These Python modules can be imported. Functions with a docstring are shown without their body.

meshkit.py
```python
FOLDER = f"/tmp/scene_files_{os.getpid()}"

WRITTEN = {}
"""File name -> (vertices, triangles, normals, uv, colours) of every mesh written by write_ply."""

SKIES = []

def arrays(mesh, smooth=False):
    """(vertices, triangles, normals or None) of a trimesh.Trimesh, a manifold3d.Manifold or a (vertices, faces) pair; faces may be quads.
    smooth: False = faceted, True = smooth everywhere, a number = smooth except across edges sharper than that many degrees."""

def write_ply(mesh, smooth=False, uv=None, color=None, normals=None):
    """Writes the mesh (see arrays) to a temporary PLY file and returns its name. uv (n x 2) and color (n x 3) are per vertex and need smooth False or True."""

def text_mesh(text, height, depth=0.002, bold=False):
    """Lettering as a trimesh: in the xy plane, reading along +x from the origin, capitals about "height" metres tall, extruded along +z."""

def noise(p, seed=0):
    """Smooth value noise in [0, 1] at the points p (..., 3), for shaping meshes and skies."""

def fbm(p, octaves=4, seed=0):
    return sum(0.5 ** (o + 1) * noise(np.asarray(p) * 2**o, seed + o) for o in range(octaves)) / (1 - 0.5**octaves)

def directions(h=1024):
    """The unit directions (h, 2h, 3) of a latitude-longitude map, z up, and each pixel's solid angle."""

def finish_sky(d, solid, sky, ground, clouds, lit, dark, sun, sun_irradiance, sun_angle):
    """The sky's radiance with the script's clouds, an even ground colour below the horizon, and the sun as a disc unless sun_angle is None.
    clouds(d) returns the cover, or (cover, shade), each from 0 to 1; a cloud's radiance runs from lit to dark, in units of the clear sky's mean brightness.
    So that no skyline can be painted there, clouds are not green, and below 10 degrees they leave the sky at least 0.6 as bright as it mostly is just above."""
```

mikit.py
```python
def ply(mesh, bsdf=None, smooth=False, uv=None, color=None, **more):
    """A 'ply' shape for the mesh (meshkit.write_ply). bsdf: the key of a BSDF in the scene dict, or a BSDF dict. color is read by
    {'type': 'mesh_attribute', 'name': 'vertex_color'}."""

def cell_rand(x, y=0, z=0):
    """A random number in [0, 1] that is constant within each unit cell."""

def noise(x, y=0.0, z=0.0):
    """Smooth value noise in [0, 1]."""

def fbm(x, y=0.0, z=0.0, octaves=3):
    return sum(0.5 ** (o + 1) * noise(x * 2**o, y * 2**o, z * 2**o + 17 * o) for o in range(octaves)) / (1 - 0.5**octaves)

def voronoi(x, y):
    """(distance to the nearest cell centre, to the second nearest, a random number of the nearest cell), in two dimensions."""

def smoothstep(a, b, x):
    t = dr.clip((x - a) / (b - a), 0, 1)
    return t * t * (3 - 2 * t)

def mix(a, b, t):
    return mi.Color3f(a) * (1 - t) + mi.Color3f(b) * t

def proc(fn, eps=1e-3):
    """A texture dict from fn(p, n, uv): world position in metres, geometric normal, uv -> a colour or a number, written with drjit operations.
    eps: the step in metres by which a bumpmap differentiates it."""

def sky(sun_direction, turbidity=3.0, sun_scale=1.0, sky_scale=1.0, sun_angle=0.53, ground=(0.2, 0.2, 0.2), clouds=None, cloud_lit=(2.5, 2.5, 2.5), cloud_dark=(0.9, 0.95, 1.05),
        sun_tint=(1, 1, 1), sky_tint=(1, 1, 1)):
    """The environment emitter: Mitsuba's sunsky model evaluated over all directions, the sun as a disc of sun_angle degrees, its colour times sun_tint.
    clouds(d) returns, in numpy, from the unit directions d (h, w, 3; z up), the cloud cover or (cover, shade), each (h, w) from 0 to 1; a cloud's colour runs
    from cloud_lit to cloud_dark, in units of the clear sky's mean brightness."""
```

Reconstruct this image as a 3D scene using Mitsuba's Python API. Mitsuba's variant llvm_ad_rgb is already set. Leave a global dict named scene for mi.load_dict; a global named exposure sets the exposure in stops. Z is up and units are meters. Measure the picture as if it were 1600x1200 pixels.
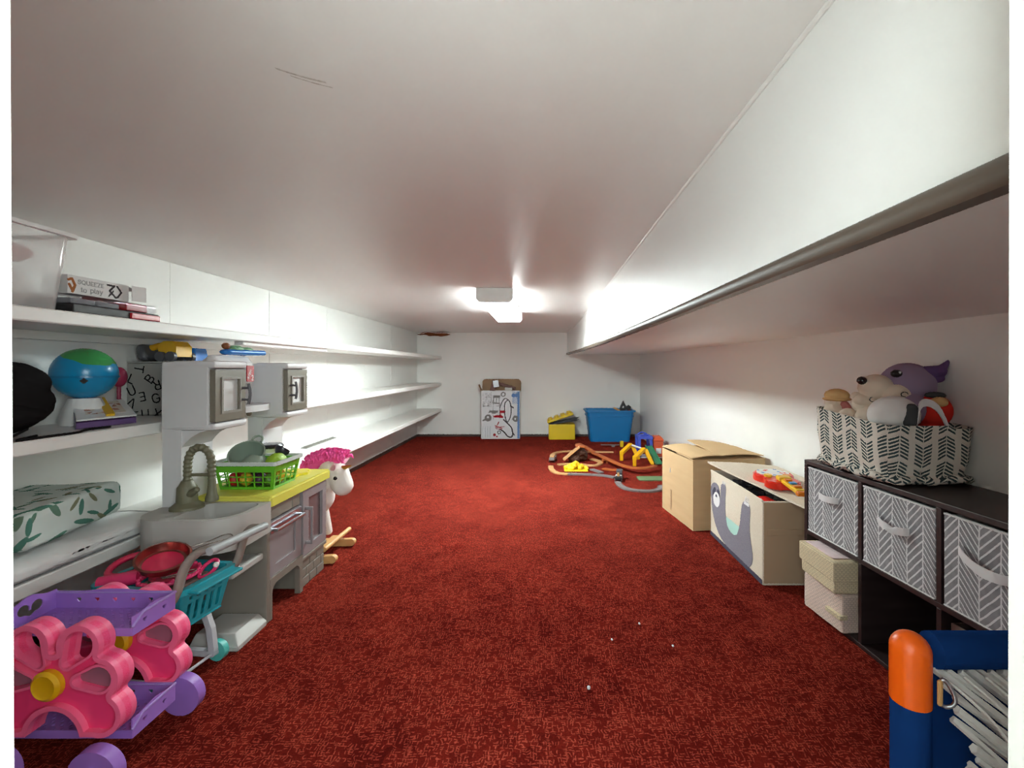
import math, random
import numpy as np
import trimesh, manifold3d as m3
from shapely.geometry import Polygon, Point, LineString, box as sbox
from shapely.ops import unary_union
from shapely import affinity
import drjit as dr
import mitsuba as mi
import mikit, meshkit
from mikit import proc, noise, fbm, voronoi, cell_rand, smoothstep, mix

T = mi.ScalarTransform4f
rng = random.Random(7)
nrng = np.random.default_rng(7)
scene, labels = {'type': 'scene'}, {}
PI = math.pi

# ------------------------------------------------------------------ camera, light, exposure
exposure = 0.55
scene['camera'] = {'type': 'perspective', 'fov_axis': 'x', 'fov': 2 * math.degrees(math.atan(800 / 711)),
                   'near_clip': 0.01, 'far_clip': 100.0,
                   'principal_point_offset_x': -0.03, 'principal_point_offset_y': 0.02,
                   'to_world': T().look_at(origin=[0, 0, 1.0], target=[0, 1, 1.0], up=[0, 0, 1])}
TUBE = (48.0, 54.5, 53.0)       # radiance of the fluorescent diffuser in the room
UNSEEN_WINDOW = (8.0, 9.1, 9.0)          # radiance of the unseen window behind the camera, lighting the near end


# ------------------------------------------------------------------ helpers: colours and materials
def lin(c):
    c = np.asarray(c, float) / 255
    return np.where(c <= 0.04045, c / 12.92, ((c + 0.055) / 1.055) ** 2.4).tolist()


def tex(c):
    return c if isinstance(c, dict) else {'type': 'rgb', 'value': lin(c)}


def plastic(name, c, alpha=0.2, bump=None, scale=0.001):
    b = {'type': 'roughplastic', 'diffuse_reflectance': tex(c), 'alpha': alpha}
    if bump is not None:
        b = {'type': 'bumpmap', 'arbitrary': proc(bump, 5e-4), 'scale': scale, 'bsdf': b}
    scene['mat_' + name] = {'type': 'twosided', 'b': b}
    return 'mat_' + name


def matte(name, c, bump=None, scale=0.001):
    b = {'type': 'diffuse', 'reflectance': tex(c)}
    if bump is not None:
        b = {'type': 'bumpmap', 'arbitrary': proc(bump, 5e-4), 'scale': scale, 'bsdf': b}
    scene['mat_' + name] = {'type': 'twosided', 'b': b}
    return 'mat_' + name


def metal(name, c, alpha=0.2):
    scene['mat_' + name] = {'type': 'twosided', 'b': {'type': 'principled', 'base_color': tex(c), 'metallic': 1.0, 'roughness': alpha}}
    return 'mat_' + name


# ------------------------------------------------------------------ helpers: geometry
def tm(m):
    if isinstance(m, m3.Manifold):
        k = m.to_mesh()
        return trimesh.Trimesh(k.vert_properties[:, :3], k.tri_verts, process=False)
    return m


def mf(m):
    if isinstance(m, m3.Manifold):
        return m
    m = m.copy()
    m.merge_vertices()
    return m3.Manifold(m3.Mesh(np.asarray(m.vertices, np.float32), np.asarray(m.faces, np.uint32)))


def cat(*ms):
    ms = [tm(m) for m in (ms[0] if len(ms) == 1 and isinstance(ms[0], (list, tuple)) else ms)]
    return trimesh.util.concatenate(ms)


def bx(x0, x1, y0, y1, z0, z1, r=0.0):
    """A box between two corners; r chamfers its edges."""
    if r <= 0:
        m = trimesh.creation.box((x1 - x0, y1 - y0, z1 - z0))
        m.apply_translation(((x0 + x1) / 2, (y0 + y1) / 2, (z0 + z1) / 2))
        return m
    h = np.array([x1 - x0, y1 - y0, z1 - z0]) / 2
    r = min(r, h.min() * 0.95)
    pts = []
    k = 0.42
    for sx in (-1, 1):
        for sy in (-1, 1):
            for sz in (-1, 1):
                s = np.array([sx, sy, sz])
                for d in ((0, r, r), (r, 0, r), (r, r, 0), (r * (1 - .577), ) * 3, (0.3 * r, 0.3 * r, r), (0.3 * r, r, 0.3 * r), (r, 0.3 * r, 0.3 * r)):
                    pts.append(s * (h - np.array(d)))
    m = trimesh.Trimesh(np.array(pts), process=False).convex_hull
    m.apply_translation(((x0 + x1) / 2, (y0 + y1) / 2, (z0 + z1) / 2))
    return m


def ball(c, r, n=24):
    r = np.broadcast_to(np.asarray(r, float), 3)
    m = trimesh.creation.uv_sphere(1.0, count=[max(6, n // 2), n])
    m.apply_scale(r)
    m.apply_translation(c)
    return m


def mball(c, r, n=28):
    r = np.broadcast_to(np.asarray(r, float), 3)
    return m3.Manifold.sphere(1.0, n).scale(tuple(r)).translate(tuple(c))


def cyl(p0, p1, r, n=20, r1=None):
    return tube([p0, p1], [r, r if r1 is None else r1], n)


def tube(pts, r, n=10, closed=False, flat=1.0):
    """A round tube along a polyline with parallel-transported rings and closed ends."""
    p = np.asarray(pts, float)
    r = np.broadcast_to(np.asarray(r, float), len(p))
    t = (np.roll(p, -1, 0) - np.roll(p, 1, 0)) if closed else np.gradient(p, axis=0)
    t /= np.linalg.norm(t, axis=1, keepdims=True) + 1e-12
    a = np.cross(t[0], [0, 0, 1.0] if abs(t[0][2]) < 0.9 else [1.0, 0, 0])
    rings = []
    ang = np.arange(n) * 2 * PI / n
    for i in range(len(p)):
        a = a - t[i] * (a @ t[i])
        a /= np.linalg.norm(a) + 1e-12
        b = np.cross(t[i], a)
        rings.append(p[i] + r[i] * (np.cos(ang)[:, None] * a + flat * np.sin(ang)[:, None] * b))
    v = np.vstack(rings)
    f = []
    L = len(p)
    for i in range(L if closed else L - 1):
        for j in range(n):
            k, jj = (i + 1) % L, (j + 1) % n
            f += [[i * n + j, k * n + j, k * n + jj], [i * n + j, k * n + jj, i * n + jj]]
    if not closed:
        c0, c1 = len(v), len(v) + 1
        v = np.vstack([v, p[:1], p[-1:]])
        for j in range(n):
            jj = (j + 1) % n
            f += [[c0, j, jj], [c1, (L - 1) * n + jj, (L - 1) * n + j]]
    m = trimesh.Trimesh(v, f, process=False)
    if m.volume < 0:
        m.invert()
    return m


def spline(pts, n=40, closed=False):
    from scipy.interpolate import CubicSpline
    p = np.asarray(pts, float)
    if closed:
        p = np.vstack([p, p[:1]])
    s = np.r_[0, np.cumsum(np.linalg.norm(np.diff(p, axis=0), axis=1))]
    cs = CubicSpline(s, p, bc_type='periodic' if closed else 'natural')
    u = np.linspace(0, s[-1], n + 1)
    return cs(u[:-1] if closed else u)


def lathe(prof, n=32):
    m = trimesh.creation.revolve(np.asarray(prof, float), sections=n)
    if m.volume < 0:
        m.invert()
    return m


def ext(poly, h):
    """Extrude a shapely polygon along +z by h."""
    if poly.geom_type != 'Polygon':
        return cat([ext(g, h) for g in poly.geoms])
    return trimesh.creation.extrude_polygon(poly, h, engine='earcut')


def face_x(poly, x0, x1):
    """Polygon drawn in (y, z) given thickness from x0 to x1."""
    m = ext(poly, x1 - x0)
    v = np.array(m.vertices)
    m = trimesh.Trimesh(np.c_[x0 + v[:, 2], v[:, 0], v[:, 1]], m.faces, process=False)
    if m.volume < 0:
        m.invert()
    return m


def face_y(poly, y0, y1):
    """Polygon drawn in (x, z) given thickness from y0 to y1."""
    m = ext(poly, y1 - y0)
    v = np.array(m.vertices)
    m = trimesh.Trimesh(np.c_[v[:, 0], y0 + v[:, 2], v[:, 1]], m.faces, process=False)
    if m.volume < 0:
        m.invert()
    return m


def sweep(path, prof):
    """A closed profile (across, up) swept along a 3-D path that stays roughly level."""
    p, q = np.asarray(path, float), np.asarray(prof, float)
    t = np.gradient(p, axis=0)
    side = np.c_[t[:, 1], -t[:, 0], 0 * t[:, 0]]
    side /= np.linalg.norm(side, axis=1, keepdims=True) + 1e-12
    v = (p[:, None] + side[:, None] * q[None, :, :1] + np.array([0, 0, 1.0]) * q[None, :, 1:]).reshape(-1, 3)
    n, L, f = len(q), len(p), []
    for i in range(L - 1):
        for j in range(n):
            jj = (j + 1) % n
            f += [[i * n + j, (i + 1) * n + j, (i + 1) * n + jj], [i * n + j, (i + 1) * n + jj, i * n + jj]]
    _, cap = trimesh.creation.triangulate_polygon(Polygon(q), engine='earcut')
    cap = np.asarray(cap) % n
    f = np.vstack([f, cap, cap[:, ::-1] + (L - 1) * n])
    m = trimesh.Trimesh(v, f, process=False)
    m.fix_normals()
    return m


def place(m, loc=(0, 0, 0), rz=0.0, rx=0.0, ry=0.0, s=1.0):
    m = tm(m).copy()
    R = trimesh.transformations.euler_matrix(math.radians(rx), math.radians(ry), math.radians(rz), 'sxyz')
    m.apply_scale(s)
    m.apply_transform(R)
    m.apply_translation(loc)
    return m


def blob(parts, edge=0.008, it=12):
    """Balls and ellipsoids (centre, radii) or bones ((c0, r0), (c1, r1)) grown together into one soft body."""
    u = []
    for q in parts:
        if isinstance(q[0], tuple) and isinstance(q[0][0], (tuple, list, np.ndarray)):
            u.append(m3.Manifold.batch_hull([mball(c, r, 20) for c, r in q]))
        else:
            u.append(mball(*q))
    m = u[0]
    for k in u[1:]:
        m = m + k
    m = tm(m.refine_to_length(edge))
    m.merge_vertices()
    trimesh.smoothing.filter_taubin(m, lamb=0.5, nu=0.52, iterations=it)
    return m


def wobble(m, amp, freq, seed=0):
    v = np.array(m.vertices)
    d = np.stack([meshkit.fbm(v * freq, 3, seed + k) - 0.5 for k in range(3)], -1)
    m = m.copy()
    m.vertices = v + d * 2 * amp
    return m


def sub(m, n):
    for _ in range(n):
        m = m.subdivide()
    return m


def grid_box(x0, x1, y0, y1, z0, z1, edge=0.03):
    return tm(mf(bx(x0, x1, y0, y1, z0, z1)).refine_to_length(edge))


def rr(x0, x1, y0, y1, r):
    return sbox(x0 + r, y0 + r, x1 - r, y1 - r).buffer(r, quad_segs=6)


def cs(poly):
    from shapely.geometry.polygon import orient
    return m3.CrossSection([np.array(orient(poly).exterior.coords[:-1])])


# ------------------------------------------------------------------ helpers: scene entries
def add(key, mesh, mat, smooth=35, **more):
    base, k = key, 0
    while key in scene:
        k += 1
        key = f'{base}_{k:03d}'
    scene[key] = mikit.ply(tm(mesh), mat, smooth=smooth, **more)
    return key


_things = {}


def thing(name, label, category, group=None, kind=None):
    """The key that a thing and its parts start with."""
    k = _things.get(name, 0)
    _things[name] = k + 1
    key = name if k == 0 else f'{name}_{k:03d}'
    labels[key] = {'label': label, 'category': category}
    if group:
        labels[key]['group'] = group
    if kind:
        labels[key]['kind'] = kind
    return key


def struct(key, mesh, mat, label, smooth=False):
    k = add(key, mesh, mat, smooth)
    labels[k] = {'label': label, 'kind': 'structure', 'category': key.split('_')[0]}
    return k


def part_label(key, text):
    labels[key] = {'label': text}
    return key


# ------------------------------------------------------------------ materials
def wall_bump(p, n, uv):
    return fbm(p.x * 60, p.y * 60, p.z * 60, 2)


def ceil_col(p, n, uv):
    c = mi.Color3f(lin((242, 241, 239)))
    # old pencil scuffs and a pale spot left on the paint
    def scuff(x0, y0, x1, y1, bow, w):
        t = dr.clip((p.x - x0) / (x1 - x0), 0, 1)
        yy = y0 + (y1 - y0) * t + bow * t * (1 - t)
        d = dr.abs(p.y - yy) + 10 * dr.maximum(dr.abs(p.x - (x0 + x1) / 2) - abs(x1 - x0) / 2, 0)
        return 1 - smoothstep(w * .4, w, d)
    s = dr.maximum(scuff(-.47, .80, -.40, .84, .012, .004), scuff(-.455, .82, -.395, .855, .01, .003)) * (0.4 + 0.6 * noise(p.x * 200, p.y * 200))
    return mix(c, mi.Color3f(lin((158, 150, 138))), s * 0.7)


plastic('ceiling', proc(ceil_col), 0.17)
plastic('wall', (243, 243, 240), 0.3)
plastic('soffit', (243, 243, 241), 0.2)
plastic('shelf', (243, 243, 240), 0.25)
plastic('hall', (225, 222, 215), 0.4)
plastic('jamb', (232, 232, 228), 0.3)
plastic('trim_brown', (92, 80, 70), 0.22)
plastic('base_brown', (62, 40, 34), 0.4)


def carpet_bits(p):
    """Short level and upright dashes of pale yarn, as a worm-like weave."""
    s = 1 / 0.0078
    wx, wy = p.x * s + 1.1 * (noise(p.x * 70, p.y * 70) - .5), p.y * s + 1.1 * (noise(p.x * 70 + 9, p.y * 70 + 5) - .5)
    out = mi.Float(0)
    for k in range(2):
        ax, ay = (wx, wy) if k == 0 else (wy + 31.7, wx + 11.3)
        row = dr.floor(ay)
        xx = ax * 0.55 + cell_rand(row, 7 + k) * 9.0
        on = cell_rand(dr.floor(xx), row, 3 + k) > 0.52
        fx, fy = xx - dr.floor(xx), ay - row
        d = dr.maximum(dr.abs(fx - .5) * 2 - .72, dr.abs(fy - .5) * 2 - .35)
        out = dr.maximum(out, dr.select(on, 1 - smoothstep(-.12, .22, d), 0.0))
    return out


def carpet_col(p, n, uv):
    b = carpet_bits(p)
    patch = fbm(p.x * 5.0, p.y * 5.0, 0.0, 2)
    blk = cell_rand(dr.floor(p.x / .055 + .6 * noise(p.x * 30, p.y * 30)), dr.floor(p.y / .055 + .6 * noise(p.y * 30, p.x * 30)), 4)
    fine = noise(p.x * 420, p.y * 420)
    dark = mix(mi.Color3f(lin((118, 34, 27))), mi.Color3f(lin((88, 22, 19))), dr.clip(patch * .9 + (blk - .5) * .7, 0, 1))
    light = mix(mi.Color3f(lin((196, 86, 68))), mi.Color3f(lin((156, 58, 48))), dr.clip(patch * .8 + (blk - .5) * .7, 0, 1))
    c = mix(dark, light, b * (0.55 + .45 * fine))
    return c * (0.60 + 0.28 * fine)


def carpet_bump(p, n, uv):
    return 0.6 * carpet_bits(p) + 0.4 * noise(p.x * 420, p.y * 420)


matte('carpet', proc(carpet_col), carpet_bump, 0.0022)

# ------------------------------------------------------------------ the room
XL, XR, YB, ZC, YF = -1.85, 1.43, 6.70, 1.528, 0.30
struct('floor', bx(XL - .05, XR + .05, YF - .12, YB + .05, -0.06, 0.0), 'mat_carpet', 'wall-to-wall red carpet with a fine worm-like weave')
struct('ceiling', bx(XL - .05, XR + .05, YF - .1, YB + .05, ZC, ZC + .06), 'mat_ceiling', 'low glossy white painted ceiling')
labels['wall_left'] = {'label': 'white panelled wall behind the shelves', 'kind': 'structure', 'category': 'wall'}
edges = [YF - .1, .62, 1.44, 2.26, 3.08, 3.90, 4.73, 5.55, 6.37, YB]
for a, b in zip(edges[:-1], edges[1:]):
    add('wall_left__panel', bx(XL - .03, XL + rng.uniform(-.0015, .0015), a + .0015, b - .0015, 0, ZC, .003), 'mat_wall')
add('wall_left__backing', bx(XL - .06, XL - .006, YF - .1, YB + .05, 0, ZC), 'mat_wall', False)
struct('wall_back', bx(XL - .05, XR + .05, YB, YB + .06, 0, ZC), 'mat_wall', 'white wall at the far end of the room')
struct('wall_right', bx(XR, XR + .06, YF - .1, YB + .05, 0, ZC), 'mat_wall', 'white wall on the right under the lowered ceiling')
struct('baseboard_back', bx(XL, XR, YB - .012, YB, 0, .035, .003), 'mat_base_brown', 'thin dark brown strip along the foot of the far wall')
struct('baseboard_left', bx(XL, XL + .012, YF, YB - .013, 0, .035, .003), 'mat_base_brown', 'thin dark brown strip at the foot of the wall under the shelves')

# lowered ceiling on the right: sections (y, x of its face, z of its underside)
sec = [(YF, .415, 1.172), (1.6, .412, 1.172), (3.2, .418, 1.182), (5.0, .41, 1.197), (5.9, .39, 1.206), (YB, .357, 1.212)]
ys = np.linspace(YF, YB, 40)
sx, sz = np.interp(ys, [s[0] for s in sec], [s[1] for s in sec]), np.interp(ys, [s[0] for s in sec], [s[2] for s in sec])
v, f = [], []
for y, x, z in zip(ys, sx, sz):
    v += [[x, y, z], [XR, y, z], [XR, y, ZC], [x, y, ZC]]
for i in range(len(ys) - 1):
    for j in range(4):
        a, b = i * 4 + j, i * 4 + (j + 1) % 4
        f += [[a, b, b + 4], [a, b + 4, a + 4]]
f += [[0, 2, 1], [0, 3, 2]]
k = (len(ys) - 1) * 4
f += [[k, k + 1, k + 2], [k, k + 2, k + 3]]
m = trimesh.Trimesh(v, f, process=False)
m.fix_normals()
struct('ceiling_lowered', m, 'mat_soffit', 'boxed-in lower part of the ceiling with a tall white face', 30)
# dark rounded moulding along its lower edge, and the painted bead along the ceiling joint
pr = [(.006, -.012), (.012, -.004), (.012, .006), (.009, .013), (.003, .017), (-.006, .018), (-.006, -.004), (-.016, -.004), (-.016, -.012)]
struct('trim_1', sweep(np.c_[sx, ys, sz + .002], [(-a, b) for a, b in pr]), 'mat_trim_brown', 'dark brown rounded moulding along the lower edge of the boxed ceiling', 40)
struct('trim_2', tube(np.c_[sx - .001, ys, 0 * ys + ZC - .001], .006, 8), 'mat_soffit', 'thin white bead where the boxed part meets the ceiling', 60)

# torn corner of the ceiling, bare wood fibre showing
poly = Polygon([(0, 0), (.05, .03), (.12, .02), (.17, .06), (.26, .05), (.33, .075), (.42, .05), (.50, .01), (.40, -.05), (.30, -.04), (.20, -.07), (.10, -.03)])
torn = place(ext(affinity.scale(poly, 1, 1.6), .006), (-1.83, 6.575, ZC - .030), rx=-13)


def torn_col(p, n, uv):
    return mix(mi.Color3f(lin((140, 84, 54))), mi.Color3f(lin((86, 44, 28))), fbm(p.x * 60, p.y * 9, 0, 3))


matte('torn', proc(torn_col))
t = thing('torn_ceiling_patch', 'ragged brown patch of bare board torn open at the far left ceiling corner', 'ceiling damage')
add(t + '__bare_board', torn, 'mat_torn', False)
edge_pts = [(x - 1.83, 1.56 * y + 6.575, ZC - .028 - .36 * y - .008 * rng.random()) for x, y in list(poly.exterior.coords)[:-1]]
add(t + '__curled_edge', tube(spline(edge_pts, 60, True), [.003 + .002 * rng.random() for _ in range(60)], 6, closed=True), 'mat_ceiling', 60)

# the wall with the opening the photograph is taken through
ox0, ox1, oz1 = -.352, .3095, 1.47
o_l0, o_l1, o_r0, o_r1 = -.3470, -.3545, .3075, .3102      # the jambs lean a little: x at the floor and at 1.25 m


def leaning(xa0, xa1, xb0, xb1, y0, y1, z0, z1):
    P = np.array([[xa0, y0, z0], [xb0, y0, z0], [xb0, y1, z0], [xa0, y1, z0], [xa1, y0, z1], [xb1, y0, z1], [xb1, y1, z1], [xa1, y1, z1]])
    return trimesh.Trimesh(P).convex_hull


struct('wall_front', cat(bx(XL - .05, ox0 - .02, .19, .29, 0, ZC), bx(ox1 + .02, XR + .05, .19, .29, 0, ZC), bx(ox0 - .02, ox1 + .02, .19, .29, oz1 + .02, ZC)), 'mat_wall', 'wall around the low doorway in front of the camera')
struct('trim_3', leaning(-.42, -.42, o_l0, o_l1, .17, .302, 0, oz1 + .02), 'mat_jamb', 'white door jamb at the left edge of the photo')
struct('trim_4', leaning(o_r0, o_r1, .38, .38, .17, .302, 0, oz1 + .02), 'mat_jamb', 'white door jamb at the right edge of the photo')
struct('trim_5', bx(-.42, .38, .17, .302, oz1 + .021, oz1 + .05), 'mat_jamb', 'white head of the door frame above the camera')

# unseen room behind the camera, its bright window placed to light the near end
HB = -.80  # set close to the doorway so the window light spreads wide
struct('floor_hall', bx(-1.6, 1.75, HB, .18, -.06, 0.0), 'mat_hall', 'pale floor of the room behind the camera')
struct('ceiling_hall', bx(-1.6, 1.75, HB, .19, 2.3, 2.36), 'mat_hall', 'ceiling of the room behind the camera')
struct('wall_hall_left', bx(-1.66, -1.6, HB, .19, 0, 2.3), 'mat_hall', 'side wall of the room behind the camera')
struct('wall_hall_right', bx(1.75, 1.81, HB, .19, 0, 2.3), 'mat_hall', 'other side wall of the room behind the camera')
struct('wall_hall_front', bx(-1.66, 1.81, .13, .19, ZC + .06, 2.3), 'mat_hall', 'wall above the low doorway, behind the camera')
W0, W1, WZ0, WZ1 = -.85, 1.72, .80, 2.1
struct('wall_hall_back', cat(bx(-1.66, W0, HB - .08, HB, 0, 2.3), bx(W1, 1.81, HB - .08, HB, 0, 2.3), bx(W0, W1, HB - .08, HB, 0, WZ0), bx(W0, W1, HB - .08, HB, WZ1, 2.3)), 'mat_hall', 'far wall of the room behind the camera')
labels['window_1'] = {'label': 'unseen bright window behind the camera, placed to light the near end through the doorway', 'kind': 'structure', 'category': 'window'}
add('window_1__frame', cat(bx(W0, W0 + .04, HB - .06, HB - .01, WZ0, WZ1), bx(W1 - .04, W1, HB - .06, HB - .01, WZ0, WZ1), bx(W0 + .04, W1 - .04, HB - .06, HB - .01, WZ0, WZ0 + .04), bx(W0 + .04, W1 - .04, HB - .06, HB - .01, WZ1 - .04, WZ1), bx(.64, .68, HB - .06, HB - .01, WZ0 + .04, WZ1 - .04)), 'mat_jamb', False)
scene['mat_lamp_glass'] = {'type': 'diffuse', 'reflectance': {'type': 'rgb', 'value': [.8, .8, .8]}}
for a, b in ((W0 + .04, .64), (.68, W1 - .04)):
    add('window_1__pane', bx(a, b, HB - .05, HB - .04, WZ0 + .04, WZ1 - .04), 'mat_lamp_glass', False, emitter={'type': 'area', 'radiance': {'type': 'rgb', 'value': list(UNSEEN_WINDOW)}})  # glowing panes, out of view, lighting the near end through the doorway

# fluorescent fitting
plastic('fixture', (228, 228, 226), 0.3)
t = thing('fluorescent_light', 'lit white fluorescent batten light on the ceiling near the far wall', 'ceiling light')
fx0, fx1, fy0, fy1, fz = -.435, -.195, 2.98, 4.25, 1.436
add(t + '__housing', bx(fx0 + .005, fx1 - .005, fy0 + .004, fy1 - .004, ZC - .03, ZC, .004), 'mat_fixture')
endp = Polygon([(fx0, ZC - .002), (fx1, ZC - .002), (fx1, fz + .02), (fx1 - .02, fz - .002), (fx0 + .02, fz - .002), (fx0, fz + .02)])
add(t + '__end_plate', face_y(endp, fy0 - .012, fy0), 'mat_fixture')
add(t + '__end_plate', face_y(endp, fy1, fy1 + .012), 'mat_fixture')
mx = (fx0 + fx1) / 2
lens = Polygon([(fx0 + .004, ZC - .031), (fx0 + .004, fz + .02), (fx0 + .02, fz), (mx - .012, fz), (mx, fz + .012), (mx + .012, fz), (fx1 - .02, fz), (fx1 - .004, fz + .02), (fx1 - .004, ZC - .031)])
add(t + '__diffuser', face_y(lens, fy0, fy1), 'mat_lamp_glass', False, emitter={'type': 'area', 'radiance': {'type': 'rgb', 'value': list(TUBE)}})

# ------------------------------------------------------------------ wall shelves
def shelf_board(za, zb, th, x1=-1.49):
    """Top at height za near the doorway and zb at the far wall."""
    y0, y1 = YF + .01, YB - .001
    r = .004
    v = []
    for y, z in ((y0, za), (y1, zb)):
        v += [[XL + .002, y, z], [x1 - r, y, z], [x1, y, z - r], [x1, y, z - th + r], [x1 - r, y, z - th], [XL + .002, y, z - th]]
    return trimesh.Trimesh(v).convex_hull


for za, zb, text in ((1.181, 1.181, 'long white painted wall shelf, highest of the three'), (.790, .794, 'long white painted wall shelf, middle one of the three'), (.374, .414, 'long white painted wall shelf, lowest of the three')):
    t = thing('wall_shelf', text, 'shelf')
    add(t + '__board', shelf_board(za, zb, .043), 'mat_shelf', False)
    for a, b in ((.32, 1.40), (1.405, 3.05), (3.055, 4.70), (4.705, 6.35)):
        zz = za + (zb - za) * (a - YF) / (YB - YF)
        add(t + '__ledger_batten', bx(XL + .002, XL + .022, a, b, zz - .075, zz - .043, .002), 'mat_shelf', False)
    if za > 1:
        add(t + '__support_batten', bx(-1.62, -1.575, .32, 1.28, za - .064, za - .043, .003), 'mat_shelf', False)
        add(t + '__support_batten', bx(-1.56, -1.515, 2.3, 3.2, za - .062, za - .043, .003), 'mat_shelf', False)

# ================================================================== LEFT: things on the shelves
# ------------------------------------------------------------------ clear plastic tub with soft toys in it
scene['mat_clear_plastic'] = {'type': 'blendbsdf', 'weight': .17, 'a': {'type': 'thindielectric', 'int_ior': 1.4}, 'b': {'type': 'twosided', 'x': {'type': 'diffuse', 'reflectance': {'type': 'rgb', 'value': [.80, .80, .80]}}}}
scene['mat_frosted'] = {'type': 'twosided', 'b': {'type': 'roughplastic', 'diffuse_reflectance': {'type': 'rgb', 'value': [.78, .79, .79]}, 'alpha': .12}}
plastic('white_soft', (228, 226, 224), 0.4)
matte('grey_plush', (150, 152, 156), lambda p, n, uv: noise(p.x * 500, p.y * 500, p.z * 500), .002)
matte('dusty_pink', (205, 160, 160), lambda p, n, uv: noise(p.x * 500, p.y * 500, p.z * 500), .002)


def shell_tub(w0, d0, w1, d1, h, wall, r, n=1):
    """Open tapered tub, base w0 x d0, mouth w1 x d1, standing on z = 0."""
    def tap(w, d, W, D, z0, z1):
        return m3.Manifold.batch_hull([cs(rr(-w / 2, w / 2, -d / 2, d / 2, r)).extrude(.002).translate((0, 0, z0)),
                                       cs(rr(-W / 2, W / 2, -D / 2, D / 2, r)).extrude(.002).translate((0, 0, z1 - .002))])
    return tap(w0, d0, w1, d1, 0, h) - tap(w0 - 2 * wall, d0 - 2 * wall, w1 - 2 * wall, d1 - 2 * wall, wall, h + .004)


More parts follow.
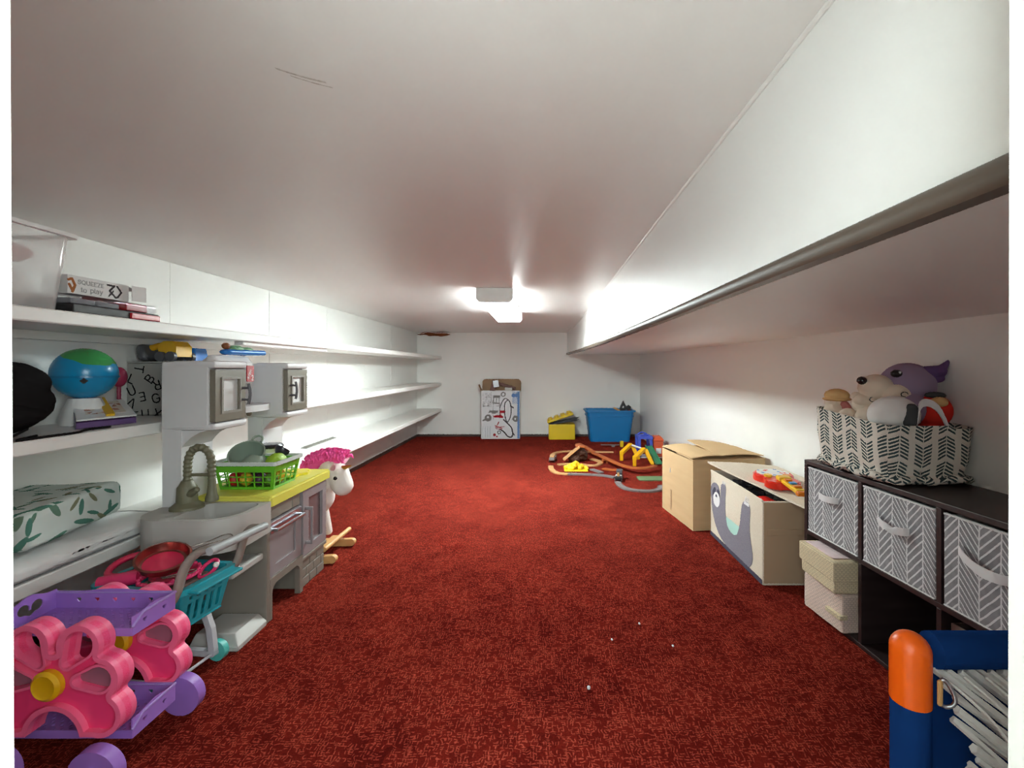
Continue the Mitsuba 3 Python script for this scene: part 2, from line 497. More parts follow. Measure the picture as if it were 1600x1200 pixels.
t = thing('clear_tub', 'clear plastic tub filled with soft toys at the near end of the top shelf', 'storage tub')
TX, TY, TZ = -1.655, 1.225, 1.182
add(t + '__tub', place(shell_tub(.27, .42, .31, .46, .235, .002, .03), (TX, TY, TZ)), 'mat_clear_plastic', 30)
rim = cs(rr(-.17, .17, -.245, .245, .03)).extrude(.012) - cs(rr(-.153, .153, -.228, .228, .028)).extrude(.03).translate((0, 0, -.01))
part_label(add(t + '__rim', place(rim, (TX, TY, TZ + .232)), 'mat_frosted', 30), 'frosted white rim')
t = thing('plush_toy', 'white soft toy pressed against the inside of the clear tub', 'soft toy')
add(t + '__body', blob([((TX + .04, TY + .105, TZ + .062), (.082, .088, .058)), ((TX + .03, TY + .08, TZ + .075), (.085, .09, .070))], .012), 'mat_white_soft', True)
t = thing('plush_toy', 'grey soft toy at the doorway end of the clear tub', 'soft toy')
add(t + '__body', blob([((TX + .04, TY - .07, TZ + .075), (.08, .06, .070)), ((TX + .05, TY - .04, TZ + .158), (.055, .06, .028))], .012), 'mat_grey_plush', True)
t = thing('plush_toy', 'dusty pink soft toy on top of the pile in the clear tub', 'soft toy')
add(t + '__body', blob([((TX + .03, TY + .115, TZ + .170), (.085, .085, .030)), ((TX + .05, TY + .09, TZ + .195), (.05, .045, .024))], .012), 'mat_dusty_pink', True)

# ------------------------------------------------------------------ drill-bit style clear case with a red end, and the long white box on it
plastic('case_black', (26, 26, 28), 0.3)
plastic('case_red', (168, 32, 40), 0.12)
scene['mat_smoky'] = {'type': 'thindielectric', 'int_ior': 1.3, 'specular_transmittance': {'type': 'rgb', 'value': [.8, .8, .82]}}
t = thing('organiser_case', 'flat black case with clear lid and red end on the top shelf', 'case')
add(t + '__tray', bx(-1.70, -1.515, 1.468, 1.80, 1.182, 1.212, .006), 'mat_case_black')
add(t + '__clear_lid', bx(-1.695, -1.52, 1.468, 1.795, 1.2125, 1.246, .008), 'mat_smoky', False)
part_label(add(t + '__red_insert', bx(-1.69, -1.524, 1.665, 1.755, 1.2135, 1.242, .004), 'mat_case_red'), 'red end')
part_label(add(t + '__red_clip', bx(-1.60, -1.508, 1.67, 1.795, 1.184, 1.206, .003), 'mat_case_red'), 'red clip')
for i in range(2):
    add(t + '__grey_insert', bx(-1.68, -1.53, 1.475 + i * .09, 1.555 + i * .09, 1.2135, 1.232, .004), 'mat_grey_plush')
plastic('box_white', (222, 221, 220), 0.35)
matte('print_brown', (150, 96, 62)); matte('print_dark', (62, 58, 60)); matte('print_grey', (150, 150, 150))
t = thing('long_white_box', 'long white cardboard box with printed sides and open end flaps on the black case', 'box')
LB = lambda m: place(m, (-1.595, 1.565, 1.2475), rz=-3)
add(t + '__box', LB(bx(-.045, .045, -.075, .135, 0, .062, .002)), 'mat_box_white')
for a, b in ((.046, .064), (-.046, -.03)):
    add(t + '__flap', LB(place(bx(a - .002, a, .135, .185, .004, .06), (0, 0, 0), rz=-8 if a > 0 else 6)), 'mat_box_white', False)
add(t + '__flap', LB(place(bx(-.04, .04, 0, .04, -.001, .001), (0, .135, .06), rx=-18)), 'mat_box_white', False)
words = [('SQUEEZE', -.045, .036, .014), ('to', -.035, .010, .016), ('play', -.005, .012, .016)]
let = [place(meshkit.text_mesh(w, h, .0006, True), (0, 0, 0)) for w, _, _, h in words]
lm = []
for (w, y, z, h), m in zip(words, let):
    v = np.array(m.vertices)
    lm.append(trimesh.Trimesh(np.c_[.045 + v[:, 2], y + v[:, 0], z + v[:, 1]], m.faces, process=False))
add(t + '__lettering', LB(cat(lm)), 'mat_print_grey', False)
add(t + '__printed_figure', LB(face_x(unary_union([LineString([(-.072, .045), (-.062, .05), (-.052, .03), (-.06, .008)]).buffer(.004), LineString([(-.07, .03), (-.06, .012)]).buffer(.004)]), .0451, .0458)), 'mat_print_brown', False)
add(t + '__printed_symbol', LB(face_x(unary_union([LineString([(.055, .05), (.08, .05), (.062, .03), (.085, .008)]).buffer(.003), LineString([(.09, .05), (.105, .03), (.09, .01)]).buffer(.003), LineString([(.06, .012), (.075, .03)]).buffer(.0025)]), .0451, .0458)), 'mat_print_dark', False)

# ------------------------------------------------------------------ middle shelf: black bag, globe, alphabet box, toys
matte('bag_black', (30, 29, 30), lambda p, n, uv: fbm(p.x * 25, p.y * 25, p.z * 40, 3), .012)
t = thing('drawstring_bag', 'black cloth drawstring bag at the near end of the middle shelf', 'bag')
b = blob([((-1.66, 1.36, .895), (.13, .15, .100)), ((-1.65, 1.38, .95), (.10, .12, .075)), ((-1.63, 1.22, .90), (.12, .15, .10)), ((-1.66, 1.30, .86), (.155, .18, .060))], .012)
add(t + '__bag', wobble(b, .006, 22), 'mat_bag_black', True)
loop = spline([(-1.535, 1.38, .797), (-1.50, 1.30, .795), (-1.497, 1.38, .795), (-1.50, 1.47, .795), (-1.53, 1.52, .795), (-1.52, 1.60, .796)], 50)
add(t + '__cord', tube(loop, .0038, 7), 'mat_bag_black', True)
add(t + '__cord', tube(spline([(-1.54, 1.36, .82), (-1.515, 1.27, .797), (-1.50, 1.15, .795)], 20), .0038, 7), 'mat_bag_black', True)


def globe_col(p, n, uv):
    land = .30 + .25 * fbm((p.x + 3.3) * 14, (p.y + 1.2) * 14, p.z * 14, 3) + .30 * smoothstep(1.02, 1.07, p.z + .30 * (p.x + 1.715))
    c = mix(mi.Color3f(lin((28, 140, 190))), mi.Color3f(lin((66, 150, 84))), smoothstep(.535, .55, land))
    return mix(c, mi.Color3f(lin((120, 84, 50))), smoothstep(.735, .75, land))


plastic('globe', proc(globe_col), 0.08)
plastic('globe_blue', (24, 120, 170), 0.1)
plastic('purple', (104, 78, 128), 0.2)
t = thing('toy_globe', 'shiny blue talking toy globe with picture panel on the middle shelf', 'globe')
GX, GY, GZ, GR = -1.715, 1.705, .982, .094
sph = ball((GX, GY, GZ), GR, 56)
add(t + '__sphere', sph, 'mat_globe', True)
add(t + '__seam_ring', lathe([(GR - .002, -.004), (GR + .0025, -.004), (GR + .0025, .004), (GR - .002, .004)], 56), 'mat_globe_blue', 30, to_world=T().translate([GX, GY, GZ - .012]))
add(t + '__stand', lathe([(0, 0), (.070, 0), (.070, .02), (.060, .060), (.045, .098), (0, .102)], 36), 'mat_frosted', 40, to_world=T().translate([GX, GY, .792]))


def booklet_col(p, n, uv):
    c = mi.Color3f(lin((226, 218, 204)))
    spots = voronoi((p.x + 5) * 34, p.y * 34)
    return mix(c, mix(mi.Color3f(lin((160, 92, 52))), mi.Color3f(lin((196, 140, 124))), spots[2]), (1 - smoothstep(.25, .45, spots[0])) * smoothstep(.35, .36, spots[2]))


plastic('booklet', proc(booklet_col), 0.3)
plastic('yellow', (226, 184, 40), 0.2)
# a sloping picture panel in front of the stand, facing the room
pa, pb = np.array([-1.600, 1.560, .816]), np.array([-1.563, 1.750, .816])
pc, pd = np.array([-1.708, 1.850, .868]), np.array([-1.765, 1.705, .868])


def on_panel(u0, u1, v0, v1, h0, h1):
    nr = np.cross(pb - pa, pd - pa); nr /= np.linalg.norm(nr)
    at = lambda u, v: (pa * (1 - u) + pb * u) * (1 - v) + (pd * (1 - u) + pc * u) * v
    return trimesh.Trimesh([at(u, v) + nr * h for u in (u0, u1) for v in (v0, v1) for h in (h0, h1)]).convex_hull


add(t + '__base_wedge', trimesh.Trimesh([q + [0, 0, -.004] for q in (pa, pb, pc, pd)] + [np.r_[q[:2], .7925] for q in (pa, pb, pc, pd)]).convex_hull, 'mat_purple', False)
add(t + '__picture_panel', on_panel(0, 1, 0, 1, .002, .008), 'mat_frosted', False)
for u0, u1, m_ in ((.16, .48, 'mat_booklet'), (.60, .86, 'mat_booklet')):
    add(t + '__picture', on_panel(u0, u1, .2, .9, .0082, .0094), m_, False)
add(t + '__yellow_strip', on_panel(.47, .62, .05, 1.08, .0082, .016), 'mat_yellow', False)
d = np.array([.66, -.70, -.28]); d /= np.linalg.norm(d)
badge = cyl(np.array([GX, GY, GZ]) + d * (GR - .004), np.array([GX, GY, GZ]) + d * (GR + .003), .011, 4)
add(t + '__badge', badge, 'mat_case_black', False)
t = thing('toy_mirror', 'small dark pink toy mirror between the globe and the alphabet box', 'toy')
plastic('dark_pink', (150, 44, 76), 0.2)
add(t + '__body', ball((-1.765, 1.895, .965), (.026, .030, .042), 20), 'mat_dark_pink', True)
add(t + '__handle', lathe([(0, 0), (.028, 0), (.024, .014), (.007, .02), (.007, .135), (0, .136)], 20), 'mat_dark_pink', 40, to_world=T().translate([-1.765, 1.895, .7925]))

matte('box_grey', (158, 156, 152)); matte('ink', (30, 30, 32))
t = thing('alphabet_box', 'grey fabric storage box printed with black letters behind the globe', 'storage box')
AX0, AX1, AY0, AY1, AZ0, AZ1 = -1.847, -1.52, 2.02, 2.34, .7935, 1.024
add(t + '__box', tm(mf(bx(AX0, AX1, AY0, AY1, AZ0, AZ1, .004)) - mf(bx(AX0 + .006, AX1 - .006, AY0 + .006, AY1 - .006, AZ0 + .01, AZ1 + .1))), 'mat_box_grey', 20)
pos = [('T', .056, .205, -100), ('B', .102, .162, 55), ('R', .136, .132, -160), ('U', .022, .108, 25), ('E', .070, .082, -168), ('G', .130, .075, 20), ('L', .022, .160, -25), ('V', .022, .055, 150), ('X', .136, .006, -15), ('U', .083, .004, 5), ('Y', .030, .012, 100), ('A', .19, .175, 60), ('K', .20, .09, 100), ('S', .20, .02, 40), ('J', .25, .14, 10), ('N', .26, .05, -35)]
ms = []
for ch, x, z, a in pos:
    m = meshkit.text_mesh(ch, .042, .0008)
    v = np.array(m.vertices); c = (v.min(0) + v.max(0)) / 2
    v = v - [c[0], c[1], 0]
    ca, sa = math.cos(math.radians(a)), math.sin(math.radians(a))
    ms.append(trimesh.Trimesh(np.c_[AX0 + x + ca * v[:, 0] - sa * v[:, 1], AY0 - v[:, 2], AZ0 + z + sa * v[:, 0] + ca * v[:, 1]], m.faces, process=False))
add(t + '__letters', cat(ms), 'mat_ink', False)
add(t + '__lid', bx(AX0 - .001, AX1 + .001, AY0, AY1 + .002, AZ1 + .0005, AZ1 + .008, .002), 'mat_box_grey', False)

plastic('toy_yellow', (232, 176, 32), 0.15); plastic('toy_grey', (86, 86, 92), 0.2); plastic('toy_blue', (28, 110, 190), 0.12); plastic('toy_blue_dark', (16, 66, 130), 0.15)
t = thing('toy_digger', 'yellow toy digger with grey bucket on the alphabet box', 'toy vehicle')
DZ = AZ1 + .009
DG = lambda m: place(place(place(m, (1.70, -2.10, -DZ)), s=1.04), (-1.712, 2.095, DZ))
add(t + '__body', DG(face_y(Polygon([(-1.72, DZ + .02), (-1.645, DZ + .02), (-1.645, DZ + .066), (-1.665, DZ + .088), (-1.70, DZ + .088), (-1.725, DZ + .07)]), 2.06, 2.15)), 'mat_toy_yellow', False)
add(t + '__arm', DG(tube([(-1.70, 2.10, DZ + .062), (-1.745, 2.09, DZ + .068), (-1.775, 2.08, DZ + .055)], .014, 8)), 'mat_toy_yellow', 30)
bk = m3.Manifold.batch_hull([mball((-1.785, 2.05, DZ + .055), .018, 12), mball((-1.785, 2.12, DZ + .055), .018, 12), mball((-1.775, 2.05, DZ + .022), .021, 12), mball((-1.775, 2.12, DZ + .022), .021, 12)])
part_label(add(t + '__bucket', DG(bk), 'mat_toy_grey', 40), 'grey bucket')
for x in (-1.705, -1.66):
    for y in (2.052, 2.158):
        add(t + '__wheel', DG(cyl((x, y - .008, DZ + .021), (x, y + .008, DZ + .021), .021, 18)), 'mat_toy_grey', 40)
t = thing('toy_crate', 'bright blue toy tray tilted beside the yellow digger', 'toy')
cr = shell_tub(.11, .10, .125, .12, .062, .004, .012)
add(t + '__tray', place(cr, (-1.745, 2.245, DZ + .066), rx=180, ry=0, rz=8), 'mat_toy_blue', 30)
add(t + '__side_panel', place(bx(-.042, .042, -.005, 0, .008, .042, .003), (-1.743, 2.176, DZ + .001), rz=8, rx=-6), 'mat_toy_blue_dark', False)

plastic('toy_green', (96, 148, 110), 0.25); plastic('toy_brown', (128, 74, 36), 0.25)
t = thing('toy_boat', 'small green and blue toy boat with brown bow lying on top of the toy kitchen', 'toy')
hull = m3.Manifold.batch_hull([mball((-1.41, 2.09, 1.0775), (.026, .03, .014), 12), mball((-1.41, 2.27, 1.0775), (.028, .035, .014), 12), mball((-1.385, 2.32, 1.08), (.01, .01, .012), 12)])
OB = lambda m: place(m, (0, -.06, -.003))
add(t + '__hull', OB(hull), 'mat_toy_blue', 40)
add(t + '__cabin', OB(blob([((-1.41, 2.15, 1.094), (.023, .045, .016)), ((-1.41, 2.22, 1.091), (.024, .045, .014))], .01)), 'mat_toy_green', True)
add(t + '__bow_knob', OB(ball((-1.41, 2.085, 1.104), (.016, .018, .015), 16)), 'mat_toy_brown', True)

# ------------------------------------------------------------------ lowest shelf: folded white pad with a leaf-print bundle on it
matte('pad_white', (226, 226, 226), lambda p, n, uv: fbm(p.x * 14, p.y * 14, p.z * 30, 3), .006)
t = thing('folded_quilt', 'folded white quilted pad lying along the front of the lowest shelf', 'bedding')
pad = grid_box(-1.80, -1.492, .36, 1.76, .390, .448, .02)
v = np.array(pad.vertices)
uu = np.clip((v[:, 1] - .36) / 1.4, 0, 1)
puff = .5 + .5 * np.sin(PI * np.clip((v[:, 0] + 1.80) / .308, 0, 1)) ** .5
v[:, 2] = np.where(v[:, 2] > .42, .391 + (v[:, 2] - .391) * puff + .016 * (meshkit.fbm(v * 9, 3, 3) - .45), v[:, 2])
v[:, 0] += .012 * (meshkit.fbm(v * np.array([3, 7, 12]), 3, 5) - .5)
v[:, 1] += np.where(v[:, 1] > 1.6, .05 * np.clip((v[:, 0] + 1.65) / .15, -1, 1) * (v[:, 2] - .385) / .05, 0)
pad.vertices = v
add(t + '__upper_fold', pad, 'mat_pad_white', True)
edge_strip = grid_box(-1.70, -1.500, .36, 1.70, .3838, .3895, .03)
add(t + '__lower_fold', edge_strip, 'mat_grey_plush', True)


def leaf_print(u, v):
    """Sprigs of long leaves in a jittered grid: (cover, tone)."""
    cover, tone = mi.Float(0), mi.Float(0)
    for s, o in ((.064, 0.0), (.052, 5.3), (.078, 11.7)):
        uu, vv = u / s + o, v / s + o * .7
        cx, cy = dr.floor(uu), dr.floor(vv)
        a = cell_rand(cx, cy, 5) * 6.283
        dx, dy = uu - cx - .5, vv - cy - .5
        x, y = dx * dr.cos(a) + dy * dr.sin(a), dy * dr.cos(a) - dx * dr.sin(a)
        d = dr.sqrt(dr.square(x / .44) + dr.square(y / .12))
        on = dr.select(cell_rand(cx, cy, 9) > .35, 1 - smoothstep(.85, 1.0, d), 0.0)
        tone = dr.select(on > cover, cell_rand(cx, cy, 8), tone)
        cover = dr.maximum(cover, on)
    return cover, tone


def leaf_col(p, n, uv):
    flat = dr.abs(n.z) > .7
    cover, tone = leaf_print(dr.select(flat, p.x, p.x * .6 + p.y * .8), dr.select(flat, p.y, p.z))
    c = mi.Color3f(lin((196, 206, 202)))
    l = mix(mi.Color3f(lin((44, 108, 92))), mi.Color3f(lin((112, 116, 84))), smoothstep(.45, .75, tone))
    return mix(c, l, cover * .9)


matte('leaf_fabric', proc(leaf_col), lambda p, n, uv: fbm(p.x * 12, p.y * 12, p.z * 12, 2), .006)
plastic('green_trim', (70, 140, 60), 0.4)
t = thing('leaf_print_bundle', 'square bundle wrapped in white fabric with green leaf print on the folded quilt', 'bundle')
q = m3.Manifold.batch_hull([mball((x, y, z), .022, 16) for x in (-.125, .115) for y in (-.20, .18) for z in (.028, .098)])
q = tm(q.refine_to_length(.012)); q.merge_vertices()
q = place(wobble(q, .006, 10, 4), (-1.655, 1.475, .464), rz=14)
add(t + '__bundle', q, 'mat_leaf_fabric', True)
tail = grid_box(-.10, .03, -.13, .02, -.006, .006, .012)
v = np.array(tail.vertices); v[:, 2] += .014 * np.sin(v[:, 0] * 60) + .01 * np.sin(v[:, 1] * 47); tail.vertices = v
add(t + '__cloth_corner', place(tail, (-1.565, 1.36, .474), rz=12), 'mat_leaf_fabric', True)
add(t + '__green_binding', tube(spline([(-1.585, 1.235, .475), (-1.578, 1.245, .53), (-1.60, 1.26, .57), (-1.68, 1.28, .575)], 24), .009, 8), 'mat_green_trim', True)
plastic('grey_bar', (128, 126, 120), 0.3)
t = thing('metal_strip', 'short flat grey metal strip lying on the lowest shelf behind the toy kitchen', 'strip')
add(t + '__bar', place(bx(-.022, .022, -.26, .26, 0, .006, .002), (-1.812, 3.70, .3975), rz=1), 'mat_grey_bar', False)
add(t + '__rib', place(bx(-.004, .004, -.25, .25, .006, .014, .002), (-1.812, 3.70, .3975), rz=1), 'mat_grey_bar', False)

# ================================================================== LEFT: toy kitchen
plastic('kitchen_white', (216, 216, 218), 0.3); plastic('kitchen_grey', (186, 184, 180), 0.3); plastic('kitchen_taupe', (134, 127, 118), 0.35)
plastic('kitchen_mauve', (140, 133, 136), 0.22); plastic('kitchen_frame', (118, 112, 100), 0.2); plastic('lime', (222, 216, 92), 0.25)
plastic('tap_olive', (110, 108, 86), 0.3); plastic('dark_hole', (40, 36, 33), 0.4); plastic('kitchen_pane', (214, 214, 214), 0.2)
plastic('oven_window', (104, 90, 92), 0.12); metal('silver', (186, 190, 196), 0.3); plastic('red_badge', (176, 36, 42), 0.3); plastic('print_white', (235, 235, 235), 0.3)
K = thing('toy_kitchen', 'grey and white plastic play kitchen with lime worktop in front of the shelves', 'play kitchen')
KB = -1.440                         # its back
for y0, y1 in ((1.722, 1.885), (2.222, 2.392)):
    pl = Polygon([(y0, .40), (y1, .40), (y1, .70), (y1 + .012, .74), (y1 + .012, .775), (y0 - .0, .775), (y0 - .0, .74), (y0, .70)])
    m = cat(face_x(pl, KB, -1.368))
    add(K + '__column', m, 'mat_kitchen_white', False)
    flare = [(-1.368, .70), (-1.368, .768), (-1.262, .768), (-1.30, .758), (-1.335, .738), (-1.356, .716)]
    add(K + '__bracket', face_y(Polygon(flare), y0 + .004, y1 - .004), 'mat_kitchen_white', 30)
# back panel with an arched top between the cupboards
arch = unary_union([sbox(1.72, .765, 2.39, 1.012), affinity.scale(Point(2.06, 1.012).buffer(1, quad_segs=24), .15, .052)])
add(K + '__back_panel', face_x(arch, KB, -1.405), 'mat_kitchen_white', 30)
add(K + '__hood', m3.Manifold.batch_hull([mball((-1.415, 1.95, 1.032), (.024, .03, .028), 20), mball((-1.415, 2.15, 1.032), (.024, .03, .028), 20), mball((-1.395, 1.96, 1.0), (.03, .03, .02), 20), mball((-1.395, 2.14, 1.0), (.03, .03, .02), 20)]), 'mat_kitchen_white', 50)
shelf_arc = Polygon([(-1.41, 1.9), (-1.34, 1.9)] + [(-1.35 + .07 * math.sin(a) ** 1, 1.93 + .27 * (1 - math.cos(a)) / 2 * 1.0) for a in np.linspace(.2, PI - .2, 20)] + [(-1.34, 2.208), (-1.41, 2.208)])
add(K + '__spice_shelf', place(ext(shelf_arc.buffer(.004).intersection(sbox(-1.436, 1.9, -1.2, 2.2045)), .028), (0, 0, .808)), 'mat_kitchen_white', 40)
add(K + '__hanging_hole', cyl((-1.405, 2.17, .788), (-1.396, 2.17, .788), .014, 16), 'mat_kitchen_taupe', 40)
add(K + '__header_block', m3.Manifold.batch_hull([mball((x, y, z), .010, 14) for x in (-1.39, -1.2535) for y in (1.917, 1.946) for z in (.945, 1.019)]), 'mat_kitchen_white', 50)
bdg = part_label(add(K + '__badge', face_x(rr(1.9085, 1.9535, .945, 1.013, .005), -1.2433, -1.2395), 'mat_red_badge', False), 'red square badge with white lettering')
tx = meshkit.text_mesh('STEP', .0135, .0008, True); v = np.array(tx.vertices); ca, sa = math.cos(.95), math.sin(.95)
lt = [trimesh.Trimesh(np.c_[-1.2394 + v[:, 2], 1.917 + (ca * v[:, 0] - sa * v[:, 1]) * .8, .952 + sa * v[:, 0] + ca * v[:, 1]], tx.faces, process=False)]
tx = meshkit.text_mesh('2', .022, .0008, True); v = np.array(tx.vertices)
lt.append(trimesh.Trimesh(np.c_[-1.2394 + v[:, 2], 1.933 + v[:, 0] * .9, .950 + v[:, 1]], tx.faces, process=False))
add(bdg + '__lettering', cat(lt), 'mat_print_white', False)
for i, (y0, y1, z0, z1, hs) in enumerate(((1.716, 1.905, .765, 1.03, 1), (2.205, 2.400, .762, 1.028, -1))):
    c = add(K + '__upper_cupboard', cat(bx(KB, -1.262, y0, y1, z0 + .004, z1 - .004, .008), bx(-1.40, -1.236, y0 - .001, y1 + .001, z1 - .030, z1, .011), bx(-1.40, -1.236, y0 - .001, y1 + .001, z0, z0 + .028, .011)), 'mat_kitchen_white')
    a0, a1, b0, b1 = y0 + .008, y1 - .006, z0 + .031, z1 - .033
    fr = rr(a0, a1, b0, b1, .004).difference(sbox(a0 + .036, b0 + .036, a1 - .036, b1 - .036))
    d = part_label(add(K + '__upper_door', face_x(fr, -1.2615, -1.240), 'mat_kitchen_frame', False), 'grey framed cupboard door')
    fr2 = sbox(a0 + .030, b0 + .030, a1 - .030, b1 - .030).difference(sbox(a0 + .039, b0 + .039, a1 - .039, b1 - .039))
    add(d + '__bead', face_x(fr2, -1.2402, -1.2355), 'mat_kitchen_taupe', False)
    add(d + '__pane', face_x(sbox(a0 + .0365, b0 + .0365, a1 - .0365, b1 - .0365), -1.2613, -1.250), 'mat_kitchen_pane', False)
    hy = a1 - .022 if hs > 0 else a0 + .022
    zc = (b0 + b1) / 2
    hnd = cat(tube(spline([(-1.213, hy, zc - .042), (-1.207, hy, zc), (-1.213, hy, zc + .042)], 12), .0055, 8), cyl((-1.240, hy, zc - .024), (-1.210, hy, zc - .024), .005, 8), cyl((-1.240, hy, zc + .024), (-1.210, hy, zc + .024), .005, 8))
    part_label(add(d + '__handle', hnd, 'mat_toy_grey', 40), 'dark grey handle')
add(K + '__bolt', cyl((-1.27, 1.80, .757), (-1.27, 1.80, .766), .008, 12), 'mat_kitchen_grey', 40)

# sink with a bowed, round-cornered front
outer = sbox(-1.33, 1.67, -1.182, 1.90).buffer(.11, quad_segs=20).intersection(sbox(-1.44, 1.5, -1.0, 1.795))
o = mf(ext(outer, .118)).translate((0, 0, .358))
inner = outer.buffer(-.022).intersection(sbox(-1.30, 1.5, -1.0, 1.775)).buffer(-.03).buffer(.03)
sink = o - mf(ext(inner, .11)).translate((0, 0, .382))
part_label(add(K + '__sink', sink, 'mat_kitchen_grey', 40), 'grey sink basin')
rimr = tube(np.array([(x, y, .475) for x, y in spline(np.array(outer.buffer(-.006).simplify(.004).exterior.coords)[:-1], 120, True)]), .007, 8, closed=True) if False else None
s = part_label(add(K + '__tap', cat(lathe([(0, 0), (.055, 0), (.053, .010), (.040, .020), (.034, .026), (.032, .080), (.026, .088), (.018, .105), (0, .105)], 28)), 'mat_tap_olive', 40, to_world=T().translate([-1.338, 1.712, .475])), 'olive grey swan-neck tap')
tx0 = -1.338
arc = spline([(tx0, 1.715, .565), (tx0, 1.715, .63), (tx0 + .003, 1.717, .665), (tx0 + .024, 1.72, .698), (tx0 + .052, 1.722, .700), (tx0 + .076, 1.724, .675), (tx0 + .083, 1.725, .63), (tx0 + .084, 1.725, .585)], 90)
rad = .0125 + .0026 * (np.arange(91) % 5 < 2)
add(s + '__spring_neck', tube(arc, rad, 12), 'mat_tap_olive', 50)
add(s + '__spray_head', lathe([(0, 0), (.022, 0), (.022, .012), (.016, .03), (.0135, .06), (.0125, .085), (0, .09)], 24), 'mat_tap_olive', 40, to_world=T().translate([tx0 + .084, 1.725, .500]))
add(s + '__brace', cyl((tx0, 1.715, .600), (tx0 + .08, 1.725, .598), .0062, 10), 'mat_tap_olive', 40)
add(s + '__lever', m3.Manifold.batch_hull([mball((tx0 + .018, 1.70, .53), .015, 14), mball((tx0 + .052, 1.690, .550), .011, 14)]), 'mat_tap_olive', 50)

# worktop
wt = rr(-1.438, -1.072, 1.799, 2.300, .012)
part_label(add(K + '__worktop', cat(place(ext(wt, .034), (0, 0, .452)), place(ext(wt.buffer(-.005), .008), (0, 0, .486))), 'mat_lime', False), 'lime yellow worktop')
# lower carcass
add(K + '__side_panel', bx(-1.405, -1.088, 1.779, 1.798, 0, .4515, .004), 'mat_kitchen_taupe', False)
add(K + '__rear_panel', bx(KB, -1.410, 1.60, 2.29, 0, .3575, .003), 'mat_dark_hole', False)  # shade under the sink and worktop put into the panel colour
add(K + '__rear_panel', bx(KB, -1.410, 1.80, 2.29, .358, .4515, .003), 'mat_kitchen_taupe', False)
add(K + '__front_post', bx(-1.104, -1.078, 1.779, 1.803, 0, .4515, .006), 'mat_kitchen_taupe')
add(K + '__carcass', cat(bx(-1.405, -1.104, 2.047, 2.28, .132, .4515, .004), bx(-1.405, -1.104, 1.80, 2.046, .160, .4515, .004)), 'mat_kitchen_taupe', False)
add(K + '__carcass_foot', bx(-1.405, -1.112, 2.062, 2.262, 0, .1315, .004), 'mat_kitchen_taupe', False)
add(K + '__under_shelf', cat(bx(-1.405, -1.105, 1.60, 1.7785, .262, .276, .004), bx(-1.11, -1.09, 1.60, 1.7785, .256, .282, .006)), 'mat_kitchen_grey', False)
base = m3.Manifold.batch_hull([mf(bx(-1.25, -1.075, 1.605, 1.775, 0, .02, .004)), mf(bx(-1.25, -1.10, 1.630, 1.775, .02, .048, .008))])
add(K + '__base_foot', base, 'mat_kitchen_grey', 20)
# drawer front with grooves, oven door, rounded opening
y0, y1 = 1.806, 2.045
for a, b in ((y0, y0 + .175), (y0 + .178, y1)):
    add(K + '__drawer_front', bx(-1.1035, -1.090, a, b, .392, .4505, .004), 'mat_kitchen_taupe')
od = rr(y0, y1, .165, .386, .004)
d = part_label(add(K + '__oven_door', cat(face_x(od, -1.1035, -1.094), face_x(od.difference(sbox(y0 + .045, .205, y1 - .045, .335)), -1.0939, -1.086)), 'mat_kitchen_mauve', False), 'grey mauve oven door')
add(d + '__window', face_x(sbox(y0 + .0455, .2055, y1 - .0455, .3345), -1.0938, -1.0925), 'mat_kitchen_mauve', False)
part_label(add(d + '__handle', cat(bx(-1.066, -1.056, y0 + .012, y1 - .012, .348, .360, .004), bx(-1.0859, -1.058, y0 + .012, y0 + .024, .348, .360, .003), bx(-1.0859, -1.058, y1 - .024, y1 - .012, .348, .360, .003), bx(-1.0859, -1.081, y0 + .004, y1 - .004, .340, .384, .004)), 'mat_silver', 30), 'silver oven handle')
arch2 = sbox(y0 - .002, 0, y1 + .004, .163).difference(rr(y0 + .012, y1 - .02, -.1, .135, .035))
add(K + '__opening_frame', face_x(arch2, -1.104, -1.080), 'mat_kitchen_taupe', 30)
# fridge door
y0, y1 = 2.055, 2.272
fd = rr(y0, y1, .150, .446, .004)
d = part_label(add(K + '__fridge_door', cat(face_x(fd, -1.1035, -1.098), face_x(fd.difference(sbox(y0 + .05, .19, y1 - .035, .405)), -1.0979, -1.082)), 'mat_kitchen_mauve', False), 'grey mauve fridge door')
add(d + '__pane', face_x(sbox(y0 + .0505, .1905, y1 - .0355, .4045), -1.0978, -1.0955), 'mat_oven_window', False)  # dark red of a reflection put into the pane colour
add(d + '__handle', cat(bx(-1.060, -1.049, y0 + .018, y0 + .030, .20, .37, .004), bx(-1.0819, -1.05, y0 + .018, y0 + .030, .20, .214, .003), bx(-1.0819, -1.05, y0 + .018, y0 + .030, .356, .37, .003)), 'mat_kitchen_mauve', 30)
add(K + '__ledge', bx(-1.12, -1.080, 2.049, 2.276, .128, .148, .006), 'mat_kitchen_taupe')
add(K + '__post', bx(-1.115, -1.088, 2.044, 2.061, 0, .1275, .003), 'mat_kitchen_taupe')
bz = [(.002, .042), (.045, .084), (.087, .126)]
for r, (a, b) in enumerate(bz):
    cuts = [2.062, 2.135, 2.20, 2.272] if r != 1 else [2.062, 2.105, 2.17, 2.24, 2.272]
    for p, q in zip(cuts[:-1], cuts[1:]):
        add(K + '__brick', bx(-1.1115, -1.092 + rng.uniform(-.001, .001), p + .0015, q - .0015, a, b, .004), 'mat_kitchen_taupe')

# ------------------------------------------------------------------ on the worktop: green basket with play food
plastic('basket_green', (96, 172, 40), 0.2); plastic('basket_rim', (196, 204, 200), 0.2)
t = thing('green_basket', 'lime green plastic lattice basket with pale rim on the toy kitchen worktop', 'basket')
BXc, BYc, BZ0 = -1.238, 1.985, .4945
bw, bd, bh = .255, .195, .105          # mouth along x, along y


